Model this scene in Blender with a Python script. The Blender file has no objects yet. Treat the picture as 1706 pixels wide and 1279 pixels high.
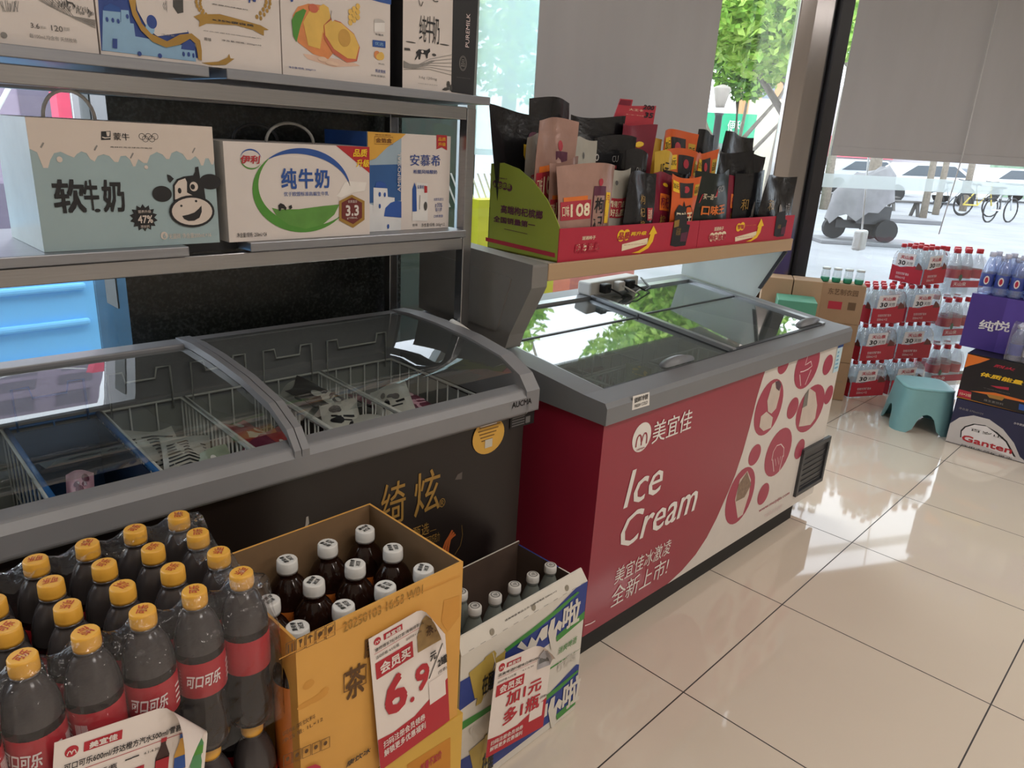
import bpy, math, random
import numpy as np
from mathutils import Vector, Matrix
random.seed(7)
PI = math.pi
SC = bpy.context.scene
COL = SC.collection

# ------------------------------------------------------------------ camera
CP = Vector((-1.536, -0.7485, 1.3935)); FPX = 1222.565; IW, IH = 1706, 1279
yaw, pit, rol = 0.81259, 0.32237, 0.059207
_d = Vector((math.sin(yaw)*math.cos(pit), math.cos(yaw)*math.cos(pit), -math.sin(pit)))
_r = Vector((math.cos(yaw), -math.sin(yaw), 0)); _u = _r.cross(_d)
CR = math.cos(rol)*_r + math.sin(rol)*_u; CU = -math.sin(rol)*_r + math.cos(rol)*_u; CD = _d
cam = bpy.data.cameras.new('camera'); cam.sensor_width = 36; cam.lens = FPX/IW*36; cam.clip_start = .02; cam.clip_end = 300
camo = bpy.data.objects.new('camera', cam); COL.objects.link(camo)
M4 = Matrix((CR, CU, -CD)).transposed().to_4x4(); M4.translation = CP; camo.matrix_world = M4
SC.camera = camo
# ------------------------------------------------------------------ world, lights, exposure
w = bpy.data.worlds.new('overcast_sky'); SC.world = w; w.use_nodes = True
nt = w.node_tree; bg = nt.nodes['Background']
tc = nt.nodes.new('ShaderNodeTexCoord'); sp = nt.nodes.new('ShaderNodeSeparateXYZ'); rp = nt.nodes.new('ShaderNodeValToRGB')
nt.links.new(tc.outputs['Generated'], sp.inputs[0]); nt.links.new(sp.outputs['Z'], rp.inputs[0]); nt.links.new(rp.outputs[0], bg.inputs[0])
rp.color_ramp.elements[0].color = (.86, .9, 1, 1); rp.color_ramp.elements[1].color = (.8, .9, 1, 1)
bg.inputs[1].default_value = 4.0
def area(name, loc, rot, sx, sy, power, col):
    l = bpy.data.lights.new(name, 'AREA'); l.shape = 'RECTANGLE'; l.size = sx; l.size_y = sy; l.energy = power; l.color = col
    o = bpy.data.objects.new(name, l); o.location = loc; o.rotation_euler = rot; COL.objects.link(o); return o
area('ceiling_lamp_light', (-1.3, -1.5, 2.72), (0, 0, 0), 1.2, .3, 22, (1, .925, .855))
area('ceiling_lamp_light', (1.2, -1.5, 2.72), (0, 0, 0), 1.2, .3, 23, (1, .94, .88))
area('ceiling_lamp_light', (-.2, -3.2, 2.72), (0, 0, 0), 1.2, .3, 27, (1, .925, .855))
area('ceiling_lamp_light', (3.4, -2.4, 2.72), (0, 0, 0), 1.2, .3, 18, (1, .96, .92))
sun = bpy.data.lights.new('hazy_sun', 'SUN'); sun.energy = 1.2; sun.angle = .5; sun.color = (1, .97, .92)
so = bpy.data.objects.new('hazy_sun', sun); so.rotation_euler = (math.radians(-35), math.radians(20), 0); COL.objects.link(so)
SC.view_settings.view_transform = 'Standard'; SC.view_settings.look = 'None'; SC.view_settings.gamma = 1
SC.view_settings.use_curve_mapping = False; SC.view_settings.exposure = 0.0
try:
    SC.cycles.max_bounces = 10; SC.cycles.transparent_max_bounces = 24; SC.cycles.use_denoising = True
    SC.cycles.sample_clamp_indirect = 6
except Exception: pass

# ------------------------------------------------------------------ picture rays onto real planes
def ray(x, y): return CR*((x-IW/2)/FPX) - CU*((y-IH/2)/FPX) + CD
def on(x, y, p, n):
    d = ray(x, y); return CP + d*((Vector(p)-CP).dot(Vector(n))/d.dot(Vector(n)))
def gx(x, y, X): return on(x, y, (X, 0, 0), (1, 0, 0))
def gy(x, y, Y): return on(x, y, (0, Y, 0), (0, 1, 0))
def gz(x, y, Z): return on(x, y, (0, 0, Z), (0, 0, 1))

# ------------------------------------------------------------------ materials
def lin(c):
    c = c/255.0
    return c/12.92 if c <= .04045 else ((c+.055)/1.055)**2.4
def rgb(t):
    if isinstance(t, str): t = tuple(int(t[i:i+2], 16) for i in (0, 2, 4))
    return tuple(lin(c) for c in t)
MC = {}
def mat(name, col, rough=.5, metal=0, noise=.06, scale=18, bump=0, coat=0, spec=.5, emit=0, stretch=None):
    if name in MC: return MC[name]
    m = bpy.data.materials.new(name); m.use_nodes = True; N = m.node_tree; b = N.nodes['Principled BSDF']
    c = rgb(col); b.inputs['Roughness'].default_value = rough; b.inputs['Metallic'].default_value = metal
    b.inputs['Coat Weight'].default_value = coat; b.inputs['Coat Roughness'].default_value = .08; b.inputs['Specular IOR Level'].default_value = spec
    if emit: b.inputs['Emission Color'].default_value = (*c, 1); b.inputs['Emission Strength'].default_value = emit
    b.inputs['Base Color'].default_value = (*c, 1)
    if noise or bump:
        t = N.nodes.new('ShaderNodeTexCoord'); n = N.nodes.new('ShaderNodeTexNoise'); n.inputs['Scale'].default_value = scale; n.inputs['Detail'].default_value = 4
        mp = N.nodes.new('ShaderNodeMapping'); N.links.new(t.outputs['Object'], mp.inputs[0]); N.links.new(mp.outputs[0], n.inputs['Vector'])
        if stretch: mp.inputs['Scale'].default_value = stretch
        if noise:
            r = N.nodes.new('ShaderNodeValToRGB'); N.links.new(n.outputs['Fac'], r.inputs[0])
            r.color_ramp.elements[0].position = .3; r.color_ramp.elements[1].position = .7
            r.color_ramp.elements[0].color = (*[x*(1-noise) for x in c], 1); r.color_ramp.elements[1].color = (*[min(1, x*(1+noise)) for x in c], 1)
            N.links.new(r.outputs[0], b.inputs['Base Color'])
        if bump:
            bp = N.nodes.new('ShaderNodeBump'); bp.inputs['Strength'].default_value = bump; bp.inputs['Distance'].default_value = .01
            N.links.new(n.outputs['Fac'], bp.inputs['Height']); N.links.new(bp.outputs[0], b.inputs['Normal'])
    MC[name] = m; return m
def film(name, tint, haze, hazecol, rough=.02, ior=1.45, bump=0, scale=40, minrefl=0):
    """thin clear sheet: passes light straight, mirrors by Fresnel, a little diffuse haze"""
    m = bpy.data.materials.new(name); m.use_nodes = True; N = m.node_tree; N.nodes.remove(N.nodes['Principled BSDF'])
    out = N.nodes['Material Output']; tr = N.nodes.new('ShaderNodeBsdfTransparent'); gl = N.nodes.new('ShaderNodeBsdfGlossy'); df = N.nodes.new('ShaderNodeBsdfDiffuse')
    fr = N.nodes.new('ShaderNodeLayerWeight'); pw = N.nodes.new('ShaderNodeMath'); pw.operation = 'POWER'; sc_ = N.nodes.new('ShaderNodeMath'); sc_.operation = 'MULTIPLY'; mx = N.nodes.new('ShaderNodeMixShader'); m2 = N.nodes.new('ShaderNodeMixShader')
    fr.inputs[0].default_value = .5; pw.inputs[1].default_value = 4.2; sc_.inputs[1].default_value = .9; N.links.new(fr.outputs['Facing'], pw.inputs[0]); N.links.new(pw.outputs[0], sc_.inputs[0]); tr.inputs[0].default_value = (*tint, 1); gl.inputs['Roughness'].default_value = rough
    df.inputs[0].default_value = (*rgb(hazecol), 1); m2.inputs[0].default_value = haze
    N.links.new(tr.outputs[0], m2.inputs[1]); N.links.new(df.outputs[0], m2.inputs[2])
    N.links.new(m2.outputs[0], mx.inputs[1]); N.links.new(gl.outputs[0], mx.inputs[2])
    ad = N.nodes.new('ShaderNodeMath'); ad.operation = 'ADD'; ad.use_clamp = True; ad.inputs[1].default_value = minrefl+((ior-1)/(ior+1))**2
    N.links.new(sc_.outputs[0], ad.inputs[0]); N.links.new(ad.outputs[0], mx.inputs[0]); N.links.new(mx.outputs[0], out.inputs[0])
    if bump:
        t = N.nodes.new('ShaderNodeTexCoord'); n = N.nodes.new('ShaderNodeTexNoise'); n.inputs['Scale'].default_value = scale; n.inputs['Detail'].default_value = 3
        b = N.nodes.new('ShaderNodeBump'); b.inputs['Strength'].default_value = bump; b.inputs['Distance'].default_value = .02
        N.links.new(t.outputs['Object'], n.inputs['Vector']); N.links.new(n.outputs['Fac'], b.inputs['Height'])
        N.links.new(b.outputs[0], gl.inputs['Normal'])
    MC[name] = m; return m

GLASS = film('window_glass', (.97, .985, .98), .02, 'dfe8e6')
LID = film('freezer_lid_glass', (.78, .82, .81), .035, 'b8c0bc', ior=1.55, minrefl=.10)
WRAP = film('shrink_film', (.97, .97, .98), .02, 'd8d8dc', rough=.09, bump=1.0, scale=30, ior=1.42, minrefl=.01)
def frosted(name, tint, clear):
    m = bpy.data.materials.new(name); m.use_nodes = True; N = m.node_tree; N.nodes.remove(N.nodes['Principled BSDF']); out = N.nodes['Material Output']
    tr = N.nodes.new('ShaderNodeBsdfTransparent'); tl = N.nodes.new('ShaderNodeBsdfTranslucent'); df = N.nodes.new('ShaderNodeBsdfDiffuse'); a = N.nodes.new('ShaderNodeMixShader'); b = N.nodes.new('ShaderNodeMixShader')
    tl.inputs[0].default_value = (*rgb(tint), 1); df.inputs[0].default_value = (*rgb(tint), 1); a.inputs[0].default_value = .35; b.inputs[0].default_value = clear
    N.links.new(tl.outputs[0], a.inputs[1]); N.links.new(df.outputs[0], a.inputs[2]); N.links.new(a.outputs[0], b.inputs[1]); N.links.new(tr.outputs[0], b.inputs[2]); N.links.new(b.outputs[0], out.inputs[0])
    MC[name] = m; return m
WRAP2 = film('pack_film', (.95, .95, .97), .08, 'eeeef2', rough=.1, bump=.5, scale=30, minrefl=.03)
WHITE = mat('white_print', 'e6e2dc', .55, noise=.02)
INK = mat('black_ink', '1b1b1e', .5, noise=.05)
GREYINK = mat('grey_ink', '6a6a6a', .6, noise=.05)
RED = mat('red_print', 'b3242c', .45, noise=.03)
YEL = mat('yellow_print', 'f2c62c', .5, noise=.03)
GOLD = mat('gold_print', 'a98544', .35, .4, noise=.08)
BLUE = mat('blue_print', '24509c', .45, noise=.04)
NAVY = mat('navy_print', '27306e', .45, noise=.04)
SKYB = mat('pale_blue_print', 'a9cfe4', .5, noise=.04)
GREEN = mat('green_print', '4f8f34', .5, noise=.05)
STEEL = mat('stainless_steel', 'a0a0a2', .24, .95, noise=.06, scale=60, stretch=(.2, 1, 6))
LID2 = film('sliding_lid_glass', (.84, .88, .87), .09, 'c4ccc8', ior=1.55, minrefl=.17)  # pale haze in the mix lightens the lid in place of stronger reflections
GREYP = mat('grey_plastic', '8d8c88', .42, noise=.03)
DARKP = mat('dark_grey_plastic', '3c3d40', .45, noise=.04)

# ------------------------------------------------------------------ text outlines (cached)
TX = {}
def glyphs(s, bold=0, shear=0):
    k = (s, bold, shear)
    if k not in TX:
        c = bpy.data.curves.new('lettering', 'FONT'); c.body = s; c.size = 1; c.offset = bold; c.shear = shear; c.resolution_u = 2
        o = bpy.data.objects.new('lettering', c); m = bpy.data.meshes.new_from_object(o)
        V = [(v.co.x, v.co.y) for v in m.vertices]; F = [tuple(p.vertices) for p in m.polygons]
        bpy.data.objects.remove(o); bpy.data.curves.remove(c); bpy.data.meshes.remove(m)
        xs = [p[0] for p in V]; ys = [p[1] for p in V]
        TX[k] = (V, F, min(xs), min(ys), max(xs), max(ys))
    return TX[k]

# ------------------------------------------------------------------ mesh builder
OFF = {}
class Fr:                       # a flat (or mapped) face: u right, v up, d out
    def __init__(s, o, U, V, fn=None):
        s.o = Vector(o); s.U = Vector(U).normalized() if U else None; s.V = Vector(V).normalized() if V else None
        s.N = s.U.cross(s.V) if U else None; s.fn = fn
    def p(s, u, v, d=0):
        if s.fn: return Vector(s.fn(u, v, d))
        return s.o + s.U*u + s.V*v + s.N*d
LAY = .0005
class MB:
    def __init__(s): s.v = []; s.f = []; s.m = []; s.s = []; s.mats = []
    def mi(s, m):
        if m not in s.mats: s.mats.append(m)
        return s.mats.index(m)
    def add(s, V, F, m, smooth=False):
        b = len(s.v); s.v += [tuple(p) for p in V]; k = s.mi(m)
        for f in F: s.f.append(tuple(b+i for i in f)); s.m.append(k); s.s.append(smooth)
        return s
    def box(s, x0, y0, z0, x1, y1, z1, m, skip=''):
        V = [(x, y, z) for z in (z0, z1) for y in (y0, y1) for x in (x0, x1)]
        F = {'b': (0, 2, 3, 1), 't': (4, 5, 7, 6), 'f': (0, 1, 5, 4), 'k': (2, 6, 7, 3), 'l': (0, 4, 6, 2), 'r': (1, 3, 7, 5)}
        return s.add(V, [F[k] for k in F if k not in skip], m)
    def prism(s, pts, axis, a, b, m, smooth=False):     # polygon of 2d points swept along an axis
        n = len(pts)
        def P(q, t): return {'x': (t, q[0], q[1]), 'y': (q[0], t, q[1]), 'z': (q[0], q[1], t)}[axis]
        V = [P(q, a) for q in pts]+[P(q, b) for q in pts]
        F = [tuple(range(n-1, -1, -1)), tuple(range(n, 2*n))]+[(i, (i+1) % n, n+(i+1) % n, n+i) for i in range(n)]
        A = sum(pts[i][0]*pts[(i+1) % n][1]-pts[(i+1) % n][0]*pts[i][1] for i in range(n))
        flip = (A < 0) ^ (b < a) ^ (axis == 'y')
        if flip: F = [tuple(reversed(f)) for f in F]
        s.add(V, F[:2], m); s.f_last = None
        return s.add(V, F[2:], m, smooth)
    def lathe(s, prof, m, c=(0, 0, 0), n=20, cap=True, smooth=True, ax=None):
        """profile of (radius, height[, material])"""
        V = []; cx, cy, cz = c
        for q in prof:
            for i in range(n):
                a = 2*PI*i/n; V.append((cx+q[0]*math.cos(a), cy+q[0]*math.sin(a), cz+q[1]))
        b = len(s.v); s.v += V
        for j in range(len(prof)-1):
            k = s.mi(prof[j+1][2] if len(prof[j+1]) > 2 else m)
            for i in range(n):
                s.f.append((b+j*n+i, b+j*n+(i+1) % n, b+(j+1)*n+(i+1) % n, b+(j+1)*n+i)); s.m.append(k); s.s.append(smooth)
        if cap:
            s.f.append(tuple(b+i for i in range(n-1, -1, -1))); s.m.append(s.mi(prof[0][2] if len(prof[0]) > 2 else m)); s.s.append(False)
            s.f.append(tuple(b+(len(prof)-1)*n+i for i in range(n))); s.m.append(s.mi(prof[-1][2] if len(prof[-1]) > 2 else m)); s.s.append(False)
        return s
    def tube(s, pts, r, m, n=8, closed=False):
        P = [Vector(p) for p in pts]; V = []; L = len(P)
        up = Vector((0, 0, 1))
        for i, p in enumerate(P):
            t = (P[(i+1) % L]-P[i-1]) if closed else (P[min(i+1, L-1)]-P[max(i-1, 0)])
            t.normalize(); a = t.cross(up)
            if a.length < .05: a = t.cross(Vector((0, 1, 0)))
            a.normalize(); b = t.cross(a)
            rr = r[i] if isinstance(r, (list, tuple)) else r
            for k in range(n):
                q = 2*PI*k/n; V.append(p+a*(rr*math.cos(q))+b*(rr*math.sin(q)))
        F = []
        for i in range(L if closed else L-1):
            for k in range(n): F.append((i*n+k, i*n+(k+1) % n, ((i+1) % L)*n+(k+1) % n, ((i+1) % L)*n+k))
        if not closed: F += [tuple(range(n-1, -1, -1)), tuple((L-1)*n+k for k in range(n))]
        return s.add(V, F, m, True)
    def lift(s, d): s.k = (getattr(s, 'k', 0)+1) % 16; return d+s.k*.05       # prints never share one plane
    def quad(s, fr, u0, v0, u1, v1, m, d=1):
        d = s.lift(d)
        return s.add([fr.p(u0, v0, d*LAY), fr.p(u1, v0, d*LAY), fr.p(u1, v1, d*LAY), fr.p(u0, v1, d*LAY)], [(0, 1, 2, 3)], m)
    def poly(s, fr, pts, m, d=1):
        A = sum(pts[i][0]*pts[(i+1) % len(pts)][1]-pts[(i+1) % len(pts)][0]*pts[i][1] for i in range(len(pts)))
        if A < 0: pts = pts[::-1]
        d = s.lift(d)
        return s.add([fr.p(u, v, d*LAY) for u, v in pts], [tuple(range(len(pts)))], m)
    def ell(s, fr, cu, cv, ru, rv, m, d=1, n=28, a0=0, a1=2*PI):
        return s.poly(fr, [(cu+ru*math.cos(a0+(a1-a0)*i/n), cv+rv*math.sin(a0+(a1-a0)*i/n)) for i in range(n)], m, d)
    def ring(s, fr, cu, cv, ru, rv, t, m, d=1, a0=0, a1=2*PI, n=30, taper=False):
        V = []; F = []; d = s.lift(d)
        for i in range(n+1):
            a = a0+(a1-a0)*i/n; k = t*(math.sin(PI*i/n)*.95+.05 if taper else 1)
            V += [fr.p(cu+(ru-k)*math.cos(a), cv+(rv-k)*math.sin(a), d*LAY), fr.p(cu+ru*math.cos(a), cv+rv*math.sin(a), d*LAY)]
        for i in range(n): F.append((2*i, 2*i+1, 2*i+3, 2*i+2))
        return s.add(V, F, m)
    def stroke(s, fr, pts, t, m, d=1):
        V = []; F = []; d = s.lift(d)
        for i, p in enumerate(pts):
            a = pts[max(i-1, 0)]; b = pts[min(i+1, len(pts)-1)]; dx, dy = b[0]-a[0], b[1]-a[1]; L = math.hypot(dx, dy) or 1
            nx, ny = -dy/L*t/2, dx/L*t/2; V += [fr.p(p[0]-nx, p[1]-ny, d*LAY), fr.p(p[0]+nx, p[1]+ny, d*LAY)]
        for i in range(len(pts)-1): F.append((2*i, 2*i+2, 2*i+3, 2*i+1))
        return s.add(V, F, m)
    def text(s, fr, t, u0, v0, u1, v1, m, bold=0, shear=0, d=2, rot=0):
        """lettering stretched to fill the given box"""
        if bold > .006 and not rot:                   # heavier lettering: the outline repeated with tiny shifts
            W0 = glyphs(t, 0, shear); bo = min(bold, .03)*(1.0 if t.isascii() else .8); k = (u1-u0)/max(W0[4]-W0[2], .8*len(t))*bo; q = (v1-v0)/max(W0[5]-W0[3], .7)*bo
            sh = [(k, 0), (-k, 0), (0, 0)] if bold < .02 else [(k, q), (-k, -q), (k, -q), (-k, q), (0, 0)]
            for n_, (a, b) in enumerate(sh): s.text(fr, t, u0+k+a, v0+q+b, u1-k+a, v1-q+b, m, 0, shear, d)
            return s
        d = s.lift(d)
        V, F, x0, y0, x1, y1 = glyphs(t, 0, shear)
        W, H = max(x1-x0, 1e-6), max(y1-y0, 1e-6); out = []
        if rot: cu, cv = (u0+u1)/2, (v0+v1)/2; c, sn = math.cos(rot), math.sin(rot)
        for x, y in V:
            u = u0+(x-x0)/W*(u1-u0); v = v0+(y-y0)/H*(v1-v0)
            if rot: a, b = u-cu, v-cv; u, v = cu+a*c-b*sn, cv+a*sn+b*c
            out.append(fr.p(u, v, d*LAY))
        return s.add(out, F, m)
    def build(s, name, parent=None, origin=None, bevel=0, seg=2, weld=False):
        xs, ys, zs = zip(*s.v)
        o = Vector(origin) if origin is not None else Vector(((min(xs)+max(xs))/2, (min(ys)+max(ys))/2, min(zs)))
        me = bpy.data.meshes.new(name); me.from_pydata([tuple(Vector(p)-o) for p in s.v], [], s.f)
        for m in s.mats: me.materials.append(m)
        me.polygons.foreach_set('material_index', s.m); me.polygons.foreach_set('use_smooth', s.s); me.update()
        ob = bpy.data.objects.new(name, me); COL.objects.link(ob)
        po = OFF.get(parent.name, Vector((0, 0, 0))) if parent else Vector((0, 0, 0))
        ob.location = o-po; ob.parent = parent; OFF[ob.name] = o
        if bevel:
            b = ob.modifiers.new('edge', 'BEVEL'); b.width = bevel; b.segments = seg; b.limit_method = 'ANGLE'; b.angle_limit = math.radians(40)
        return ob
def tag(o, label, cat, group=None, kind=None):
    o['label'] = label; o['category'] = cat
    if group: o['group'] = group
    if kind: o['kind'] = kind
    return o
def thing(name, label, cat, loc, rz=0, group=None):
    o = bpy.data.objects.new(name, None); COL.objects.link(o); o.location = loc; o.rotation_euler = (0, 0, rz); o.empty_display_size = .1
    OFF[o.name] = Vector((0, 0, 0)); return tag(o, label, cat, group)
def struct(o): o['kind'] = 'structure'; return o
def dup(root, loc, label, rz=0, group=None):
    r = root.copy(); COL.objects.link(r); r.location = loc; r.rotation_euler = (0, 0, rz); r['label'] = label
    if group: r['group'] = group
    for ch in list(root.children):
        c = ch.copy(); COL.objects.link(c); c.parent = r
        for g in list(ch.children):
            e = g.copy(); COL.objects.link(e); e.parent = c
    return r
def xform(o):                       # world matrix of a root before the depsgraph runs
    return Matrix.Translation(o.location) @ Matrix.Rotation(o.rotation_euler.z, 4, 'Z')
def homo(src, dst):
    A = []; B = []
    for (x, y), (u, v) in zip(src, dst):
        A.append([x, y, 1, 0, 0, 0, -u*x, -u*y]); B.append(u); A.append([0, 0, 0, x, y, 1, -v*x, -v*y]); B.append(v)
    h = np.linalg.solve(np.array(A, float), np.array(B, float))
    def f(x, y):
        k = h[6]*x+h[7]*y+1; return ((h[0]*x+h[1]*y+h[2])/k, (h[3]*x+h[4]*y+h[5])/k)
    return f
def HM(tl, tr, br, bl, w, h): return homo([tl, tr, br, bl], [(0, h), (w, h), (w, 0), (0, 0)])
def CM(fr, root=None, s=1, ox=0, oy=0):      # measurements off the picture -> u,v of a flat face
    Mx = xform(root) if root else Matrix.Identity(4)
    o = Mx @ fr.o; R3 = Mx.to_3x3(); U, V, N = R3 @ fr.U, R3 @ fr.V, R3 @ fr.N
    def f(x, y):
        q = on(ox+x*s, oy+y*s, o, N)-o; return (q.dot(U), q.dot(V))
    return f
class Art:
    def __init__(s, mb, fr, mp): s.mb, s.fr, s.mp = mb, fr, mp
    def t(s, txt, x0, y0, x1, y1, m, bold=0, shear=0, d=3):      # (x0,y0) top-left, (x1,y1) bottom-right
        a, b = s.mp(x0, y0), s.mp(x1, y1); s.mb.text(s.fr, txt, a[0], b[1], b[0], a[1], m, bold, shear, d)
    def p(s, pts, m, d=2): s.mb.poly(s.fr, [s.mp(*q) for q in pts], m, d)
    def e(s, cx, cy, rx, ry, m, d=2, **k):
        c = s.mp(cx, cy); a = s.mp(cx+rx, cy); b = s.mp(cx, cy+ry)
        s.mb.ell(s.fr, c[0], c[1], math.hypot(a[0]-c[0], (a[1]-c[1])*0), math.hypot(0, b[1]-c[1]), m, d, **k)
    def l(s, pts, t, m, d=3):
        s.mb.stroke(s.fr, [s.mp(*q) for q in pts], t, m, d)
def front(x, y, z): return Fr((x, y, z), (1, 0, 0), (0, 0, 1))
def left(x, y, z): return Fr((x, y, z), (0, -1, 0), (0, 0, 1))

# ================================================================== the room
def tile_mat():
    m = bpy.data.materials.new('polished_tile'); m.use_nodes = True; N = m.node_tree; b = N.nodes['Principled BSDF']
    t = N.nodes.new('ShaderNodeTexCoord'); s = N.nodes.new('ShaderNodeSeparateXYZ'); N.links.new(t.outputs['Object'], s.inputs[0])
    def mth(op, a, v=None, c=None):
        n = N.nodes.new('ShaderNodeMath'); n.operation = op
        if hasattr(a, 'links'): N.links.new(a, n.inputs[0])
        else: n.inputs[0].default_value = a
        if v is not None:
            if hasattr(v, 'links'): N.links.new(v, n.inputs[1])
            else: n.inputs[1].default_value = v
        return n.outputs[0]
    def line(ax):
        f = mth('FRACT', mth('ADD', mth('DIVIDE', ax, .6), 100.5)); return mth('LESS_THAN', mth('ABSOLUTE', mth('SUBTRACT', f, .5)), .0032)
    g = mth('MAXIMUM', line(s.outputs[0]), line(s.outputs[1]))
    n = N.nodes.new('ShaderNodeTexNoise'); n.inputs['Scale'].default_value = 1.3; n.inputs['Detail'].default_value = 6; N.links.new(t.outputs['Object'], n.inputs['Vector'])
    r = N.nodes.new('ShaderNodeValToRGB'); N.links.new(n.outputs['Fac'], r.inputs[0])
    r.color_ramp.elements[0].color = (*rgb('cfc2b2'), 1); r.color_ramp.elements[1].color = (*rgb('ddd0c0'), 1)
    mx = N.nodes.new('ShaderNodeMix'); mx.data_type = 'RGBA'; N.links.new(g, mx.inputs[0]); N.links.new(r.outputs[0], mx.inputs[6]); mx.inputs[7].default_value = (*rgb('2e2826'), 1)
    N.links.new(mx.outputs[2], b.inputs['Base Color'])
    ro = mth('ADD', mth('MULTIPLY', g, .5), .045); N.links.new(ro, b.inputs['Roughness']); b.inputs['Specular IOR Level'].default_value = .75
    return m
def granite():
    m = bpy.data.materials.new('dark_granite'); m.use_nodes = True; N = m.node_tree; b = N.nodes['Principled BSDF']
    t = N.nodes.new('ShaderNodeTexCoord'); n = N.nodes.new('ShaderNodeTexNoise'); n.inputs['Scale'].default_value = 140; n.inputs['Detail'].default_value = 3
    r = N.nodes.new('ShaderNodeValToRGB'); N.links.new(t.outputs['Object'], n.inputs['Vector']); N.links.new(n.outputs['Fac'], r.inputs[0])
    r.color_ramp.elements[0].position = .45; r.color_ramp.elements[0].color = (*rgb('232624'), 1); r.color_ramp.elements[1].position = .75; r.color_ramp.elements[1].color = (*rgb('474d4a'), 1)
    N.links.new(r.outputs[0], b.inputs['Base Color']); b.inputs['Roughness'].default_value = .25; return m
TILE = tile_mat(); GRAN = granite()
WALLP = mat('cream_wall_paint', 'd8cfc2', .8, noise=.03, scale=3)
PLAN = [(-5, -5), (7.6, -5), (7.6, -1.447), (2.80, 1.105), (2.90, 1.36), (-5, 1.36)]          # the window wall turns a corner at the steel column
o = MB().prism(PLAN, 'z', -.06, 0, TILE).build('floor', origin=(0, 0, 0)); struct(o)
struct(MB().prism(PLAN, 'z', 2.8, 2.9, mat('white_ceiling', 'd9d4cc', .8, noise=.02)).build('ceiling'))
struct(MB().box(-5.1, -5, 0, -5, 1.5, 2.8, WALLP).build('wall_left'))
struct(MB().box(7.6, -5, 0, 7.7, -1.42, 2.8, WALLP).build('wall_right'))
struct(MB().box(-5, -5.1, 0, 7.6, -5, 2.8, WALLP).build('wall_front'))
WY = 1.32
# granite clad pillar between the two back windows, with a low granite kerb under the glass
mb = MB().box(-.917, 1.15, 0, -.085, 1.40, 2.8, GRAN)
mb.box(-.919, 1.22, .93, -.917, 1.30, 1.12, mat('pale_stone_patch', '6e706c', .7)); mb.box(-.919, 1.26, 1.36, -.917, 1.33, 1.47, MC['pale_stone_patch'])  # two paler grey patches on the pillar's left face
struct(mb.build('wall_back'))
struct(MB().box(-5, WY-.04, 0, -.917, WY+.06, .18, GRAN).build('baseboard_left'))
struct(MB().box(-.085, WY-.04, 0, 2.80, WY+.06, .18, GRAN).build('baseboard_back'))
def pane(name, x0, x1, mullions):
    fm = mat('window_frame_metal', '9aa09e', .35, .6)
    mb = MB().box(x0, WY-.02, .18, x1, WY+.03, .22, fm).box(x0, WY-.02, 2.74, x1, WY+.03, 2.8, fm)
    for a in mullions: mb.box(a-.02, WY-.02, .22, a+.02, WY+.03, 2.74, fm)
    wn = struct(mb.build(name)); MB().box(x0+.02, WY-.004, .22, x1-.02, WY+.004, 2.74, GLASS).build('pane', wn); return wn
pane('window_1', -5, -.917, (-3.1,))
w2 = pane('window_2', -.085, 2.82, (.335,))
MB().box(.357, WY-.012, 1.33, .80, WY-.009, 2.74, frosted('textured_glass', 'd9efec', .4)).build('frosted_panel', w2)
# polished steel corner column and black window post
CST = mat('column_steel', 'a8a2a0', .2, .95, noise=.05, scale=4, stretch=(3, 3, .6))
WYAW = math.radians(-28); WD = Vector((math.cos(WYAW), math.sin(WYAW), 0)); WN = Vector((WD.y, -WD.x, 0)); Q0 = Vector((3.20, .89, 0))
ca = gy(1333, 10, 1.215); cb = on(1393, 20, Q0+WN*.02, WN); Q = on(1412, 20, Q0, WN); Q.z = 0
mb = MB().prism([(ca.x, ca.y), (ca.x*.62+cb.x*.38, ca.y*.62+cb.y*.38-.015), (cb.x, cb.y), (cb.x+.02, cb.y+.01), (2.97, 1.38), (2.885, 1.38)], 'z', 0, 2.8, CST)
struct(mb.build('trim_1', bevel=.01))
def wq(t, z, off=0): return Q+WD*t+WN*off+Vector((0, 0, z))
def wbox(mb, t0, t1, z0, z1, d0, d1, m):
    V = [wq(t, z, d) for z in (z0, z1) for d in (d1, d0) for t in (t0, t1)]
    return mb.add(V, [(0, 2, 3, 1), (4, 5, 7, 6), (0, 1, 5, 4), (2, 6, 7, 3), (0, 4, 6, 2), (1, 3, 7, 5)], m)
tq = (Vector((cb.x, cb.y, 0))-Q).dot(WD)
mb = wbox(MB(), tq+.012, 0, 0, 2.8, -.05, .05, mat('black_window_post', '2e2d30', .35))
struct(mb.build('trim_2'))
fm = MC['window_frame_metal']
wn = struct(wbox(wbox(MB(), 0, 5.5, 0, .05, -.03, .02, fm), 0, 5.5, 2.74, 2.8, -.03, .02, fm).build('window_3'))
wbox(MB(), 0, 5.5, .05, 2.74, -.006, .002, GLASS).build('pane', wn)
zt, zb = on(1500, 295, Q, WN).z, on(1500, 317, Q, WN).z
wbox(MB(), 0, 5.5, zb, zt, .003, .005, frosted('frosted_strip', 'e3ebee', .45)).build('safety_strip', wn)
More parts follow.
